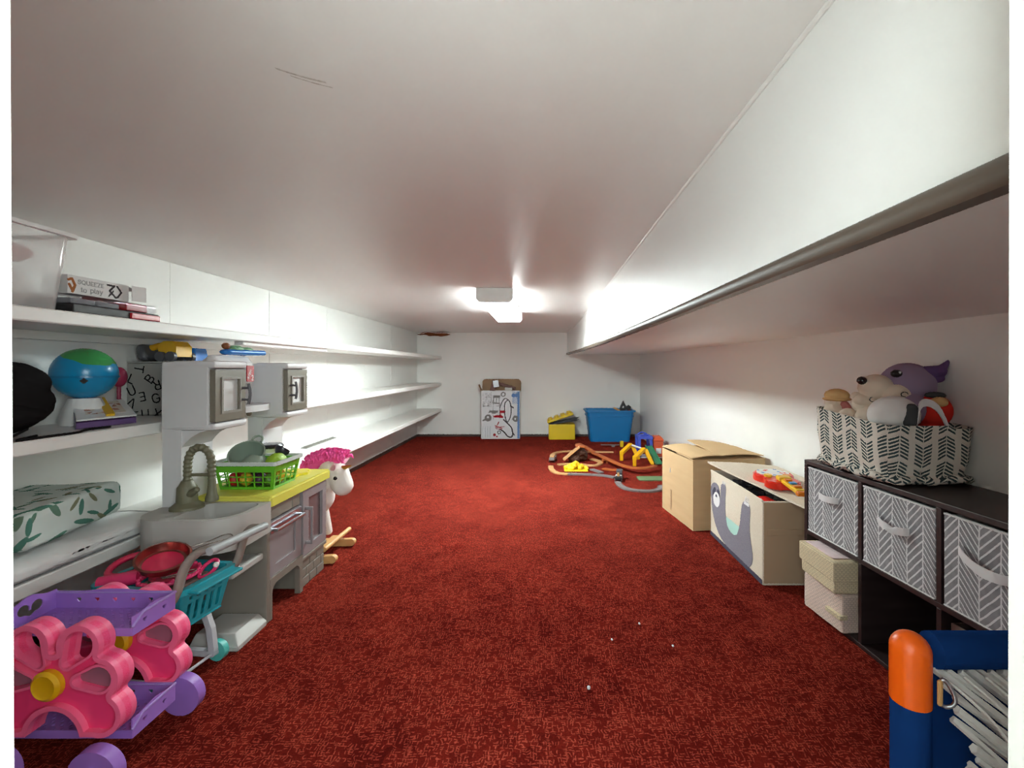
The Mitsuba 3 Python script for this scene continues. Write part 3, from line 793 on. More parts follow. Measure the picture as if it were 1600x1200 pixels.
def panel_lattice(L0, L1, h, n, rows):
    """A trapezoid panel in (s, z) with slots."""
    body = Polygon([(-L0 / 2, 0), (L0 / 2, 0), (L1 / 2, h), (-L1 / 2, h)])
    holes = []
    for r in range(rows):
        za, zb = h * (.08 + r * .64 / rows), h * (.08 + (r + 1) * .64 / rows) - .004
        Lz = L0 + (L1 - L0) * (za / h)
        for k in range(n):
            a = -Lz / 2 * .93 + k * Lz * .93 / n + .0025
            b = a + Lz * .93 / n - .005
            holes.append(sbox(a, za, b, zb))
    return body.difference(unary_union(holes))


ps = []
for sgn in (-1, 1):
    m = tm(face_y(panel_lattice(.222, bw, bh, 6, 3), -.0015, .0015))
    ps.append(place(place(m, (0, 0, 0), rx=-sgn * 8.0), (BXc, BYc + sgn * .0825, BZ0 + .003)))
    m = tm(face_x(panel_lattice(.165, bd, bh, 4, 3), -.0015, .0015))
    ps.append(place(place(m, (0, 0, 0), ry=sgn * 8.6), (BXc + sgn * .111, BYc, BZ0 + .003)))
    ps[-1] = ps[-1]
ps.append(bx(BXc - .111, BXc + .111, BYc - .0825, BYc + .0825, BZ0, BZ0 + .004))
add(t + '__lattice', cat(ps), 'mat_basket_green', False)
rim = ext(rr(BXc - bw / 2 - .012, BXc + bw / 2 + .012, BYc - bd / 2 - .012, BYc + bd / 2 + .012, .018).difference(rr(BXc - bw / 2, BXc + bw / 2, BYc - bd / 2, BYc + bd / 2, .012)), .014)
part_label(add(t + '__rim', place(rim, (0, 0, BZ0 + bh - .002)), 'mat_basket_rim', False), 'pale grey rim')
plastic('pot_green', (134, 150, 136), 0.25); plastic('ladle_black', (36, 34, 44), 0.12); plastic('salad_green', (146, 184, 40), 0.35)
t = thing('toy_pot', 'grey green toy pot with loop handle tilted in the green basket', 'toy pot')
pot = lathe([(0, 0), (.045, .002), (.062, .03), (.070, .07), (.072, .074), (.066, .074), (.058, .03), (.042, .008), (0, .006)], 32)
P0 = (BXc - .05, BYc + .02, BZ0 + .085)
add(t + '__pot', place(pot, P0, rx=38, ry=12), 'mat_pot_green', 40)
add(t + '__handle', place(tube(spline([(-.02, .070, .075), (-.015, .092, .078), (.015, .092, .078), (.02, .070, .075)], 16), .0045, 8), P0, rx=38, ry=12), 'mat_pot_green', 40)
t = thing('toy_bowl', 'pale green toy bowl in the green basket beside the pot', 'toy bowl')
add(t + '__bowl', place(lathe([(0, 0), (.03, .002), (.052, .03), (.056, .045), (.051, .045), (.045, .028), (.027, .007), (0, .005)], 28), (BXc + .02, BYc - .030, BZ0 + .132), rx=160, ry=10), 'mat_pot_green', 40)
t = thing('toy_ladle', 'black toy scoop sticking out of the green basket', 'toy utensil')
add(t + '__scoop', place(lathe([(0, 0), (.02, .003), (.031, .02), (.030, .034), (.026, .034), (.025, .02), (0, .008)], 22), (BXc + .075, BYc + .02, BZ0 + .125), rx=-28, ry=24), 'mat_ladle_black', 40)
add(t + '__handle', tube([(BXc + .075, BYc + .04, BZ0 + .145), (BXc + .055, BYc + .05, BZ0 + .08)], .006, 8), 'mat_ladle_black', 40)
t = thing('toy_lettuce', 'bright green toy lettuce at the front corner of the green basket', 'toy food')
add(t + '__leaves', wobble(sub(ball((BXc + .088, BYc - .02, BZ0 + .105), (.036, .052, .036), 24), 0), .008, 40, 8), 'mat_salad_green', True)
fcols = [('toy_tomato', (178, 40, 30), 'dark red toy tomato'), ('toy_corn', (220, 180, 50), 'yellow toy corn cob'), ('toy_aubergine', (66, 40, 60), 'dark purple toy aubergine'), ('toy_pea', (90, 130, 50), 'dark green toy vegetable'), ('toy_bread', (170, 110, 60), 'brown toy bread roll')]
spots = [(-.075, -.045), (-.025, -.045), (.03, -.04), (.08, -.045), (-.06, .05)]
for (nm, c, tt), (a, b) in zip(fcols, spots):
    plastic(nm, c, .25)
    t = thing(nm, tt + ' seen through the lattice of the green basket', 'toy food')
    add(t + '__body', wobble(ball((BXc + a, BYc + b, BZ0 + .034), (.024, .028, .029), 18), .003, 30, 4), 'mat_' + nm, True)
for i, (a, b) in enumerate(((-.08, .0), (-.02, .005), (.04, .01), (.078, .015))):
    t = thing('toy_fruit', ['red toy fruit at the sink end in the middle of the green basket', 'purple toy fruit in the middle of the green basket', 'brown toy fruit right of the middle in the green basket', 'yellow toy fruit at the front end inside the green basket'][i], 'toy food', 'play food inside the green basket')
    add(t + '__body', ball((BXc + a, BYc + b, BZ0 + .036), (.026, .028, .031), 16), 'mat_' + fcols[[0, 2, 4, 1][i]][0], True)

plastic('bright_yellow', (232, 214, 44), 0.2)
t = thing('yellow_trivet', 'flat yellow flower-shaped toy hob ring on the worktop behind the basket', 'toy')
fl = unary_union([Point(.045 * math.cos(a), .055 * math.sin(a)).buffer(.03) for a in np.arange(6) * PI / 3] + [Point(0, 0).buffer(.045)]).difference(Point(.0, .0).buffer(.02))
add(t + '__ring', place(ext(fl, .010), (-1.20, 2.185, .4945)), 'mat_bright_yellow', False)
add(t + '__hub', cyl((-1.20, 2.185, .4945), (-1.20, 2.185, .510), .016, 16), 'mat_bright_yellow', 40)
plastic('cup_clear', (206, 214, 196), 0.15)
t = thing('toy_blender', 'toy blender jug with flat black lid standing by the right kitchen column', 'toy appliance')
JX, JY = -1.325, 2.215
add(t + '__jug', lathe([(0, 0), (.034, 0), (.036, .02), (.043, .118), (.043, .122), (0, .122)], 28), 'mat_cup_clear', 40, to_world=T().translate([JX, JY, .4945]))
add(t + '__green_fill', lathe([(.0345, .02), (.038, .02), (.0415, .06), (.0385, .06)], 28), 'mat_salad_green', 40, to_world=T().translate([JX, JY, .4945]))
part_label(add(t + '__lid', lathe([(0, .1225), (.055, .1225), (.057, .130), (.05, .140), (0, .143)], 30), 'mat_ladle_black', 40, to_world=T().translate([JX, JY, .4945])), 'flat black lid')

# ------------------------------------------------------------------ rocking unicorn behind the kitchen
def fur(p, n, uv):
    return noise(p.x * 420, p.y * 420, p.z * 420) + .5 * noise(p.x * 900, p.y * 900, p.z * 900)


matte('plush_white', (232, 227, 222), fur, .0009); matte('plush_pink', (248, 100, 172), fur, .0012); matte('plush_pale_pink', (230, 178, 196), fur, .0009)
plastic('wood_pale', (216, 168, 110), 0.3); metal('gold', (206, 160, 90), 0.3); plastic('eye_black', (18, 16, 18), 0.06)
U = thing('rocking_unicorn', 'white plush rocking unicorn with shaggy pink mane and gold horn beyond the toy kitchen', 'rocking toy')
UY = 2.45
add(U + '__body', blob([(((-1.38, UY, .30), .10), ((-1.22, UY, .31), .095)), (((-1.21, UY, .34), .070), ((-1.135, UY, .455), .062)), (((-1.135, UY, .455), .064), ((-1.095, UY - .01, .43), .058)), (((-1.095, UY - .01, .43), .056), ((-1.072, UY - .012, .375), .055)),
                       (((-1.22, UY - .05, .26), .036), ((-1.19, UY - .075, .10), .022)), (((-1.22, UY + .05, .26), .036), ((-1.19, UY + .075, .10), .022)), (((-1.38, UY - .05, .25), .036), ((-1.40, UY - .075, .10), .022)), (((-1.38, UY + .05, .25), .036), ((-1.40, UY + .075, .10), .022))], .010, 14), 'mat_plush_white', True)
mane = []
for i in range(320):
    a = nrng.uniform(0, 1)
    c = np.array([-1.27 + .205 * a, UY, .455 + .075 * math.sin(PI * (.10 + .62 * a)) ** .8])
    b = nrng.uniform(-1.3, 1.3)
    n_ = np.array([.25 * (a - .4), math.sin(b), math.cos(b)])
    r0 = .028
    d = np.array([.02 * nrng.uniform(-.6, 1), .012 * nrng.uniform(-1, 1), -.02 * abs(b)]) + n_ * nrng.uniform(.012, .026)
    p0 = c + n_ * r0 * np.array([1, 1.5, 1])
    mane.append(tube([p0 - n_ * .01, p0 + d * .55 + n_ * .006, p0 + d + [0, 0, -.008]], [.0085, .0075, .002], 5))
mane.append(tube(spline([(-1.29, UY, .41), (-1.23, UY, .485), (-1.15, UY, .520), (-1.085, UY, .500)], 16), [.026] + [.036] * 15 + [.024], 10))
part_label(add(U + '__mane', cat(mane), 'mat_plush_pink', True), 'shaggy bright pink mane')
part_label(add(U + '__horn', tube([(-1.078, UY - .02, .465), (-1.052, UY - .024, .474), (-1.018, UY - .03, .484)], [.016, .011, .003], 12), 'mat_gold', 40), 'short gold horn')
for s in (-1, 1):
    add(U + '__ear', blob([(((-1.105, UY + s * .055, .475), .014), ((-1.085, UY + s * .085, .500), .007))], .006, 6), 'mat_plush_pale_pink', True)
    add(U + '__eye', ball((-1.088, UY + s * .054 - .01, .425), (.011, .008, .010), 14), 'mat_eye_black', True)
    yy = UY + s * .115
    run = [(x, .0205 + .10 * (x + 1.27) ** 2) for x in np.linspace(-1.475, -1.075, 24)]
    pl = LineString(run).buffer(.019, quad_segs=6)
    part_label(add(U + '__rocker', face_y(pl, yy - .014, yy + .014), 'mat_wood_pale', 30), 'pale wooden rocker')
for x in (-1.17, -1.43):
    add(U + '__cross_bar', bx(x - .02, x + .02, UY - .128, UY + .128, .0405, .058, .005), 'mat_wood_pale')
add(U + '__foot_peg', cyl((-1.105, UY - .15, .085), (-1.105, UY + .15, .085), .012, 12), 'mat_wood_pale', 40)
part_label(add(U + '__saddle_skirt', blob([((-1.29, UY, .31), (.07, .108, .105))], .012, 4), 'mat_plush_pale_pink', True), 'pale pink saddle')

# ------------------------------------------------------------------ teal toy shopping trolley
plastic('teal', (36, 150, 164), 0.15); plastic('arm_grey', (150, 138, 130), 0.28); plastic('frame_pale', (196, 198, 204), 0.25); plastic('bar_silver', (170, 174, 176), 0.2); plastic('teal_light', (84, 186, 178), 0.2)
C = thing('toy_shopping_cart', 'teal toy shopping cart with grey handle under the play sink', 'toy cart')
CL, CR = (-1.068, 1.452, 0), -7
cp = lambda m: place(m, CL, rz=CR)
# basket: local x from -0.30 (front) to 0 (handle end); y half width .095 at the rim
xs = (-.30, .005); hw, zr, zb = .098, .335, .205


def slot_panel(L0, L1, h):
    body = Polygon([(-L0 / 2, 0), (L0 / 2, 0), (L1 / 2, h), (-L1 / 2, h)])
    n = max(4, int(L0 / .030))
    holes = []
    for k in range(n):
        x = (-.5 + (k + .5) / n) * L0 * .92
        holes.append(sbox(x - .0075, h * .10, x + .0075, h * .58))
        holes.append(sbox(x - .0065, h * .66, x + .0065, h * .76))
    return body.difference(unary_union(holes))


h = zr - zb
ps = []
for s in (-1, 1):
    m = place(face_y(slot_panel(.235, .295, h), -.002, .002), (0, 0, 0), rx=-s * 10)
    ps.append(place(m, (-.145, s * (hw - .024), zb)))
m = place(face_x(slot_panel(.15, .19, h), -.002, .002), (0, 0, 0), ry=12)
ps.append(place(m, (-.026, 0, zb)))
m = place(face_x(slot_panel(.15, .19, h), -.002, .002), (0, 0, 0), ry=-12)
ps.append(place(m, (-.27, 0, zb)))
ps.append(bx(-.275, -.022, -.076, .076, zb - .004, zb))
add(C + '__basket', cp(cat(ps)), 'mat_teal', False)
rimp = rr(-.31, .016, -hw - .012, hw + .012, .03).difference(rr(-.292, -.004, -hw + .006, hw - .006, .022))
add(C + '__rim', cp(cat(place(ext(rimp, .018), (0, 0, zr - .014)), bx(-.004, .050, -.088, .088, zr - .012, zr - .002, .006))), 'mat_teal', 20)
for s in (-1, 1):
    path = spline([(-.012, s * .112, .312), (.006, s * .113, .345), (.022, s * .113, .395), (.045, s * .106, .440), (.075, s * .098, .462), (.108, s * .094, .466)], 30)
    a = add(C + '__handle_arm', cp(tube(path, [.015] * 26 + [.014, .013, .013, .013, .012], 12, flat=.8)), 'mat_arm_grey', 50)
    add(a + '__pivot', cp(cyl((-.012, s * .1205, .306), (-.012, s * .130, .306), .014, 18)), 'mat_frame_pale', 40)
    a2 = part_label(add(C + '__side_frame', cp(face_y(unary_union([LineString([(-.27, .045), (-.24, .125), (-.20, .195), (-.10, .195), (-.07, .12), (-.06, .045)]).buffer(.011), LineString([(-.27, .035), (-.06, .035)]).buffer(.010)]), s * .085 - .009, s * .085 + .009)), 'mat_frame_pale', 30), 'pale grey side frame')
    for xx in (-.265, -.062):
        w = add(C + '__wheel', cp(cyl((xx, s * .106 - .010, .034), (xx, s * .106 + .010, .034), .034, 24)), 'mat_teal_light', 40)
        add(w + '__hub', cp(cyl((xx, s * .106 - .012, .034), (xx, s * .106 + .0125, .034), .012, 16)), 'mat_frame_pale', 40)
part_label(add(C + '__push_bar', cp(cyl((.110, -.112, .466), (.110, .112, .466), .0125, 16)), 'mat_bar_silver', 40), 'silver grey push bar')
for xx in (-.265, -.062):
    add(C + '__axle', cp(cyl((xx, -.094, .034), (xx, .094, .034), .005, 8)), 'mat_frame_pale', 40)

metal('rose_metal', (176, 112, 104), 0.25); plastic('pan_pink', (206, 44, 84), 0.25); metal('wire', (150, 140, 134), 0.25); plastic('hot_pink', (226, 56, 112), 0.2); plastic('tray_taupe', (150, 124, 118), 0.3)
t = thing('toy_tray', 'dusty taupe toy tray lying in the teal cart under the frying pan', 'toy tray')
add(t + '__tray', cp(bx(-.20, -.05, -.07, .07, .300, .308, .003)), 'mat_tray_taupe', False)
add(t + '__lip', cp(place(ext(rr(-.20, -.05, -.07, .07, .02).difference(rr(-.193, -.057, -.063, .063, .016)), .012), (0, 0, .308))), 'mat_tray_taupe', False)
t = thing('toy_colander', 'hot pink toy colander with beaded rim in the teal cart under the frying pan', 'toy dish')
ring = [(-.13 + .072 * math.cos(a), -.005 + .082 * math.sin(a), .336) for a in np.linspace(0, 2 * PI, 40, endpoint=False)]
add(t + '__bowl', cp(lathe([(0, .321), (.05, .321), (.066, .334), (.06, .336), (.048, .325), (0, .325)], 32)), 'mat_pan_pink', 40, to_world=T().translate([-.13, .03, 0]))
add(t + '__rim', cp(tube(ring, .006, 8, closed=True)), 'mat_hot_pink', 40)
for i in range(22):
    p = ring[i * 40 // 22]
    add(t + '__bead', cp(ball((p[0], p[1], p[2] + .006), .0065, 10)), 'mat_hot_pink', True)
t = thing('frying_pan', 'small rose metal toy frying pan with wire handle lying on top of the teal cart', 'toy pan')
FP, FR = (-1.205, 1.445, .380), dict(rx=15, ry=13)
add(t + '__pan', place(lathe([(0, 0), (.055, 0), (.063, .004), (.070, .026), (.073, .028), (.0665, .030), (.060, .007), (.052, .004), (0, .004)], 40), FP, **FR), 'mat_rose_metal', 40)
part_label(add(t + '__inside', place(lathe([(0, .0042), (.052, .0042), (.052, .0052), (0, .0052)], 40), FP, **FR), 'mat_pan_pink', 40), 'pink inside')
add(t + '__wire_handle', place(tube(spline([(.030, .064, .022), (.075, .115, .030), (.108, .150, .033), (.118, .146, .033), (.090, .105, .030), (.050, .052, .022)], 40), .0018, 6), FP, **FR), 'mat_wire', 40)
t = thing('wire_whisk', 'wire handled toy utensil under the frying pan', 'toy utensil')
add(t + '__wire', cp(tube(spline([(-.10, -.06, .352), (-.07, -.04, .352), (-.045, .0, .352), (-.05, .01, .352), (-.085, -.03, .352), (-.11, -.055, .352)], 30), .0018, 6)), 'mat_wire', 40)
t = thing('toy_hairdryer', 'hot pink toy hair dryer sticking out at the wall end of the teal cart', 'toy')
HD = lambda m: place(m, (-1.335, 1.475, .340), rz=25)
add(t + '__loop', HD(tube(spline([(-.045, -.03, .01), (-.04, .03, .028), (.015, .055, .036), (.05, .02, .03), (.03, -.035, .014)], 40, True), .010, 10, closed=True)), 'mat_pan_pink', 50)
add(t + '__barrel', HD(cyl((-.06, -.055, -.002), (.04, -.065, .004), .020, 18)), 'mat_hot_pink', 40)
t = thing('toy_bracelet', 'small pink and white toy ring by the handle of the teal cart', 'toy')
add(t + '__ring', cp(tube([(-.045 + .022 * math.cos(a), .05 + .028 * math.sin(a), .338 + .018 * math.sin(a)) for a in np.linspace(0, 2 * PI, 24, endpoint=False)], .006, 8, closed=True)), 'mat_hot_pink', 40)
add(t + '__charm', cp(ball((-.022, .055, .350), .009, 12)), 'mat_plush_white', True)

# ------------------------------------------------------------------ pink and purple flower trolley
plastic('trolley_pink', (240, 62, 118), 0.14); plastic('trolley_rose', (246, 104, 146), 0.16); plastic('trolley_purple', (156, 112, 198), 0.16); plastic('trolley_lilac', (164, 136, 206), 0.18); plastic('knob_yellow', (226, 172, 22), 0.18)
F = thing('flower_trolley', 'pink and purple toy trolley with flower shaped ends at the near left', 'toy trolley')
FXc, FZc = -1.168, .247
pet = [(-.060, .090), (.060, .090), (.106, .012), (-.106, .012), (.112, -.076), (-.112, -.076)]
YN, YFar = 1.105, 1.285


def flower_frame(y0, y1):
    pr = .051
    solid = unary_union([Point(FXc + a, FZc + b).buffer(pr, quad_segs=12) for a, b in pet] + [Point(FXc, FZc).buffer(.060), sbox(FXc - .105, FZc - .125, FXc + .105, FZc - .03), sbox(FXc - .07, FZc - .04, FXc + .07, FZc + .07)]).buffer(-.010).buffer(.010).buffer(.008).buffer(-.008)
    solid = solid.difference(affinity.scale(Point(FXc, FZc - .138).buffer(1, quad_segs=12), .066, .075))
    holes = []
    for k, (a, b) in enumerate(pet[:4]):
        q = .030 / math.hypot(a, b)
        tip = (FXc + a * (q + .28), FZc + b * (q + .28))
        holes.append(unary_union([Point(FXc + a * 1.04, FZc + b * 1.04).buffer(.034 if k < 2 else .030, quad_segs=10), Point(tip).buffer(.012)]).convex_hull)
    web = solid.difference(unary_union(holes))
    rimg = unary_union([solid.difference(solid.buffer(-.012)), unary_union(holes).buffer(.006).difference(unary_union(holes))]).intersection(web)
    return web, rimg, holes


web, rimg, holes_ = flower_frame(0, 0)
plastic('trolley_film', (150, 92, 112), 0.2)
for i, yc in enumerate((YN, YFar)):
    d = part_label(add(F + '__flower_end', face_y(web, yc - .008, yc + .008), 'mat_trolley_pink', 30), 'hot pink flower shaped end frame')
    add(d + '__raised_edge', face_y(rimg, yc - .022, yc + .022), 'mat_trolley_rose', 30)
    for h_ in holes_[2:]:
        add(d + '__film', face_y(h_.buffer(-.0004), yc - .002, yc + .002), 'mat_trolley_film', False)
    part_label(add(d + '__knob', lathe([(0, 0), (.036, 0), (.036, .012), (.028, .018), (.024, .015), (0, .014)], 28), 'mat_knob_yellow', 40, to_world=T().translate([FXc - .018, yc - .0085, FZc - .006]) @ T().rotate([1, 0, 0], 90)), 'round yellow knob')
    for s in (-1, 1):
        w = add(F + '__wheel', cyl((FXc + s * .122, yc - .014 + (-.037 if i == 0 else .037), .056), (FXc + s * .122, yc + .014 + (-.037 if i == 0 else .037), .0575), .057, 28), 'mat_trolley_purple', 40)
        sg = -1 if i == 0 else 1
        add(w + '__hub', cyl((FXc + s * .122, yc + sg * .052, .056), (FXc + s * .122, yc + sg * .058, .056), .020, 18), 'mat_trolley_lilac', 40)


def tray(z, label, handle):
    x0, x1, y0, y1 = FXc - .180, FXc + .150, YN + .024, YFar - .024
    key = part_label(add(F + '__tray', cat(face_tray(x0, x1, y0, y1, z)), 'mat_trolley_purple', False), label)
    return key, x0, x1, y0, y1


def face_tray(x0, x1, y0, y1, z):
    holes = []
    for i in range(26):
        for j in range(10):
            if (i + j) % 2 == 0:
                cx, cy = x0 + .025 + i * (x1 - x0 - .05) / 25, y0 + .016 + j * (y1 - y0 - .032) / 9
                holes.append(Polygon([(cx - .004, cy), (cx, cy - .006), (cx + .004, cy), (cx, cy + .006)]))
    fl = place(ext(sbox(x0, y0, x1, y1).difference(unary_union(holes)), .003), (0, 0, z))
    def side(L, wave):
        top = [(t, .042 + wave * math.sin(PI * (t / L + .5)) ** 4 * .6 + wave * .5) for t in np.linspace(-L / 2, L / 2, 21)]
        heart = unary_union([Point(-.003, 0).buffer(.0035), Point(.003, 0).buffer(.0035), Polygon([(-.0062, -.001), (.0062, -.001), (0, -.009)])])
        return Polygon([(-L / 2, 0), (L / 2, 0)] + top[::-1]), heart
    out = [fl]
    for yy in (y0, y1 - .003):
        pl, he = side(x1 - x0, .012)
        if yy == y0:
            pl = pl.intersection(sbox(-1, 0, 1, .020))
        for k in (-.3, -.15, 0, .15, .3) if yy > y0 else ():
            pl = pl.difference(affinity.translate(he, k * (x1 - x0), .028))
        out.append(place(face_y(affinity.translate(pl, (x0 + x1) / 2, 0), yy, yy + .003), (0, 0, z)))
    for xx, wv in ((x0, .024), (x1 - .003, .012)):
        pl, he = side(y1 - y0, wv)
        if wv > .02:
            pl = pl.difference(unary_union([Point(-.016, .036).buffer(.014), Point(.016, .036).buffer(.014), Polygon([(-.028, .031), (.028, .031), (0, .014)])]))
        else:
            pl = pl.difference(affinity.translate(he, -.03, .026)).difference(affinity.translate(he, .03, .026))
        out.append(place(face_x(affinity.translate(pl, (y0 + y1) / 2, 0), xx, xx + .003), (0, 0, z)))
    return out


for z, tt in ((.336, 'purple pierced upper tray with heart cut-outs'), (.082, 'purple pierced lower tray')):
    key, x0, x1, y0, y1 = tray(z, tt, True)
    add(key + '__rail', tube([(x1, y0 - .001, z + .022), (x1, y0 + .03, z + .045), (x1, y1, z + .045), (x0 + .002, y1, z + .045)], .004, 8), 'mat_trolley_lilac', 40)
    for yy in (YN + .0155, YFar - .0155):
        for xx in ((FXc - .06, FXc + .06) if z > .2 else ()):
            add(F + '__tray_peg', cyl((xx, yy - .0085, z + .012), (xx, yy + .0095, z + .012), .007, 10), 'mat_trolley_pink', 40)
plastic('skin', (214, 168, 140), 0.35); matte('dress_blue', (170, 196, 210)); matte('hair_dark', (46, 30, 28)); matte('shoe_red', (158, 56, 44))
t = thing('toy_doll', 'small toy doll in pale blue dress sitting in the lower tray of the pink trolley', 'doll')
DD = (FXc + .02, YN + .075, .0865)
add(t + '__body', place(blob([(((0, 0, .115), .012), ((.002, 0, .135), .009)), ((0, 0, .150), (.017, .016, .020)), (((-.014, 0, .108), .007), ((-.034, -.004, .075), .005)), (((.014, 0, .108), .007), ((.044, -.004, .10), .005)), (((-.008, 0, .03), .006), ((-.008, 0, .006), .006)), (((.008, 0, .03), .006), ((.008, 0, .006), .006))], .005, 5), DD, s=.72), 'mat_skin', True)
add(t + '__dress', lathe([(0, .012), (.040, .014), (.030, .05), (.015, .085), (.016, .105), (.010, .122), (0, .124)], 24), 'mat_dress_blue', 50, to_world=T().translate(list(DD)) @ T().scale(.72))
add(t + '__hair', place(blob([((0, .006, .156), (.019, .016, .020)), (((0, .012, .15), .013), ((0, .014, .11), .009))], .005, 5), DD, s=.72), 'mat_hair_dark', True)
plastic('sage_green', (120, 150, 96), 0.35)
t = thing('green_bucket', 'pale green toy bucket half hidden behind the left door jamb', 'toy bucket')
add(t + '__pail', lathe([(0, 0), (.055, 0), (.075, .15), (.079, .15), (.079, .162), (.071, .162), (.053, .006), (0, .006)], 28), 'mat_sage_green', 40, to_world=T().translate([-1.50, 1.30, .0]))
add(t + '__handle', tube([(-1.50 + .077 * math.cos(a), 1.30, .150 + .075 * math.sin(a)) for a in np.linspace(0, PI, 18)], .004, 8), 'mat_plush_white', 40)

# ================================================================== FAR END
matte('cardboard', proc(lambda p, n, uv: mix(mi.Color3f(lin((202, 174, 136))), mi.Color3f(lin((192, 162, 124))), fbm(p.x * 7, p.y * 7, p.z * 40, 3))))
matte('cardboard_brown', (150, 124, 100))
plastic('print_paper', (222, 224, 228), 0.3)
matte('ink_dark', (50, 44, 46)); matte('ink_grey', (120, 118, 118)); matte('ink_red', (150, 34, 44)); matte('ink_blue', (96, 130, 180)); matte('ink_pale', (190, 196, 202))
t = thing('track_set_carton', 'tall white printed carton with open brown flaps against the far wall', 'carton')
CX0, CX1, CY0, CY1, CH = -.875, -.325, 6.46, 6.60, .685
car = mf(bx(CX0, CX1, CY0, CY1, 0, CH, .003)) - mf(bx(CX0 + .006, CX1 - .006, CY0 + .006, CY1 - .006, .01, CH + .1))
add(t + '__box', car, 'mat_print_paper', 20)
add(t + '__back_flap', place(face_y(rr(-.275, .285, 0, .165, .05).union(sbox(-.275, 0, .285, .06)), -.003, .003), ((CX0 + CX1) / 2, CY1 - .004, CH), rx=-3), 'mat_cardboard_brown', False)
add(t + '__side_flap', place(bx(-.004, 0, 0, .13, 0, .10), (CX0, CY0 + .005, CH - .005), ry=-22), 'mat_cardboard_brown', False)
add(t + '__side_flap', place(bx(0, .004, 0, .13, 0, .12), (CX1, CY0 + .005, CH - .002), ry=4), 'mat_cardboard_brown', False)


def prt(poly, mat, name='print'):
    add(t + '__' + name, face_y(affinity.translate(poly, CX0, 0), CY0 - .0016, CY0 - .0002), mat, False)


L = lambda pts, w: LineString(pts).buffer(w, quad_segs=4)
S = lambda pts, w, n=40: LineString(spline(np.array([(a, b, 0) for a, b in pts]), n)[:, :2]).buffer(w, quad_segs=3)
track = unary_union([S([(.27, .45), (.30, .53), (.345, .575), (.40, .54), (.425, .45), (.41, .30), (.375, .245), (.345, .30), (.335, .42), (.345, .52), (.375, .55)], .006, 60), L([(.42, .47), (.455, .445)], .010),
                     S([(.32, .275), (.385, .215), (.435, .15), (.455, .08), (.47, .06)], .008), S([(.27, .14), (.34, .085), (.385, .035), (.43, .03), (.45, .09)], .008), L([(.265, .30), (.265, .46)], .004)])
prt(track, 'mat_ink_dark', 'printed_track')
crane = unary_union([sbox(.17, .585, .27, .62), L([(.16, .51), (.18, .585), (.175, .50)], .004), L([(.165, .515), (.265, .505)], .009), L([(.22, .58), (.215, .52)], .004), L([(.255, .59), (.262, .47), (.22, .47)], .004), L([(.17, .5), (.17, .28)], .002)])
prt(crane, 'mat_ink_grey', 'printed_crane')
prt(unary_union([sbox(.12, .375, .24, .405), sbox(.15, .36, .21, .38), L([(.11, .375), (.13, .41)], .006)]), 'mat_ink_grey', 'printed_train')
prt(unary_union([sbox(.265, .37, .345, .405), L([(.19, .32), (.30, .315)], .014), L([(.21, .335), (.29, .335)], .006), L([(.28, .36), (.27, .33)], .005)]), 'mat_ink_red', 'printed_train')
prt(unary_union([L([(.25, .24), (.23, .20)], .006), L([(.20, .19), (.30, .15)], .006), L([(.20, .165), (.33, .175)], .005), L([(.21, .15), (.29, .135)], .004), Point(.19, .06).buffer(.02), Point(.225, .035).buffer(.012)]), 'mat_ink_red', 'printed_parts')
for q in (Point(.255, .095).buffer(.028).difference(Point(.255, .095).buffer(.015)), Point(.10, .30).buffer(.05).difference(Point(.095, .31).buffer(.018)).union(L([(.03, .265), (.09, .285)], .012)), Point(.49, .29).buffer(.045).difference(Point(.485, .285).buffer(.014)).union(L([(.44, .28), (.46, .285)], .006)), Point(.315, .635).buffer(.035).difference(Point(.315, .635).buffer(.02))):
    prt(q, 'mat_ink_grey', 'printed_detail')
dots = [sbox(.025 + i * .0165, .47 + j * .024, .025 + i * .0165 + rng.uniform(.004, .014), .47 + j * .024 + rng.uniform(.006, .012)) for i in range(7) for j in range(8) if rng.random() > .2] + [L([(.02, .465), (.145, .465), (.145, .665)], .002)]
prt(unary_union(dots), 'mat_ink_dark', 'printed_text')
prt(unary_union([sbox(.45 + i * .018, .50, .456 + i * .018, .675) for i in range(4)] + [Point(.46, .62).buffer(.028), Point(.50, .62).buffer(.026), sbox(.515, 0.01, .545, .675)]), 'mat_ink_blue', 'printed_border')
prt(unary_union([sbox(.02 + i * .034, .02, .03 + i * .034, .18) for i in range(4)]), 'mat_ink_pale', 'printed_text')
plastic('brown_dark', (92, 50, 40), 0.3)
t = thing('toy_ramp_piece', 'brown and silver toy track piece sticking out of the tall carton', 'toy part')
add(t + '__ramp', place(bx(-.035, .035, -.02, .02, -.10, .125, .006), (CX0 + .165, CY0 + .05, CH + .03), ry=14), 'mat_brown_dark', 20)
part_label(add(t + '__plate', place(bx(-.04, .04, -.028, -.021, .0, .10, .004), (CX0 + .215, CY0 + .05, CH + .05), ry=-8), 'mat_silver', 20), 'silver plate')
add(t + '__arm', place(bx(-.13, .13, -.012, .012, -.022, .022, .005), (CX0 + .36, CY0 + .085, CH + .065), ry=17), 'mat_brown_dark', 20)
t = thing('toy_connector', 'small pale toy connector at the mouth of the tall carton', 'toy part')
add(t + '__plate', bx(CX0 + .335, CX0 + .44, CY0 + .015, CY0 + .035, CH - .04, CH + .045, .005), 'mat_kitchen_grey', 20)

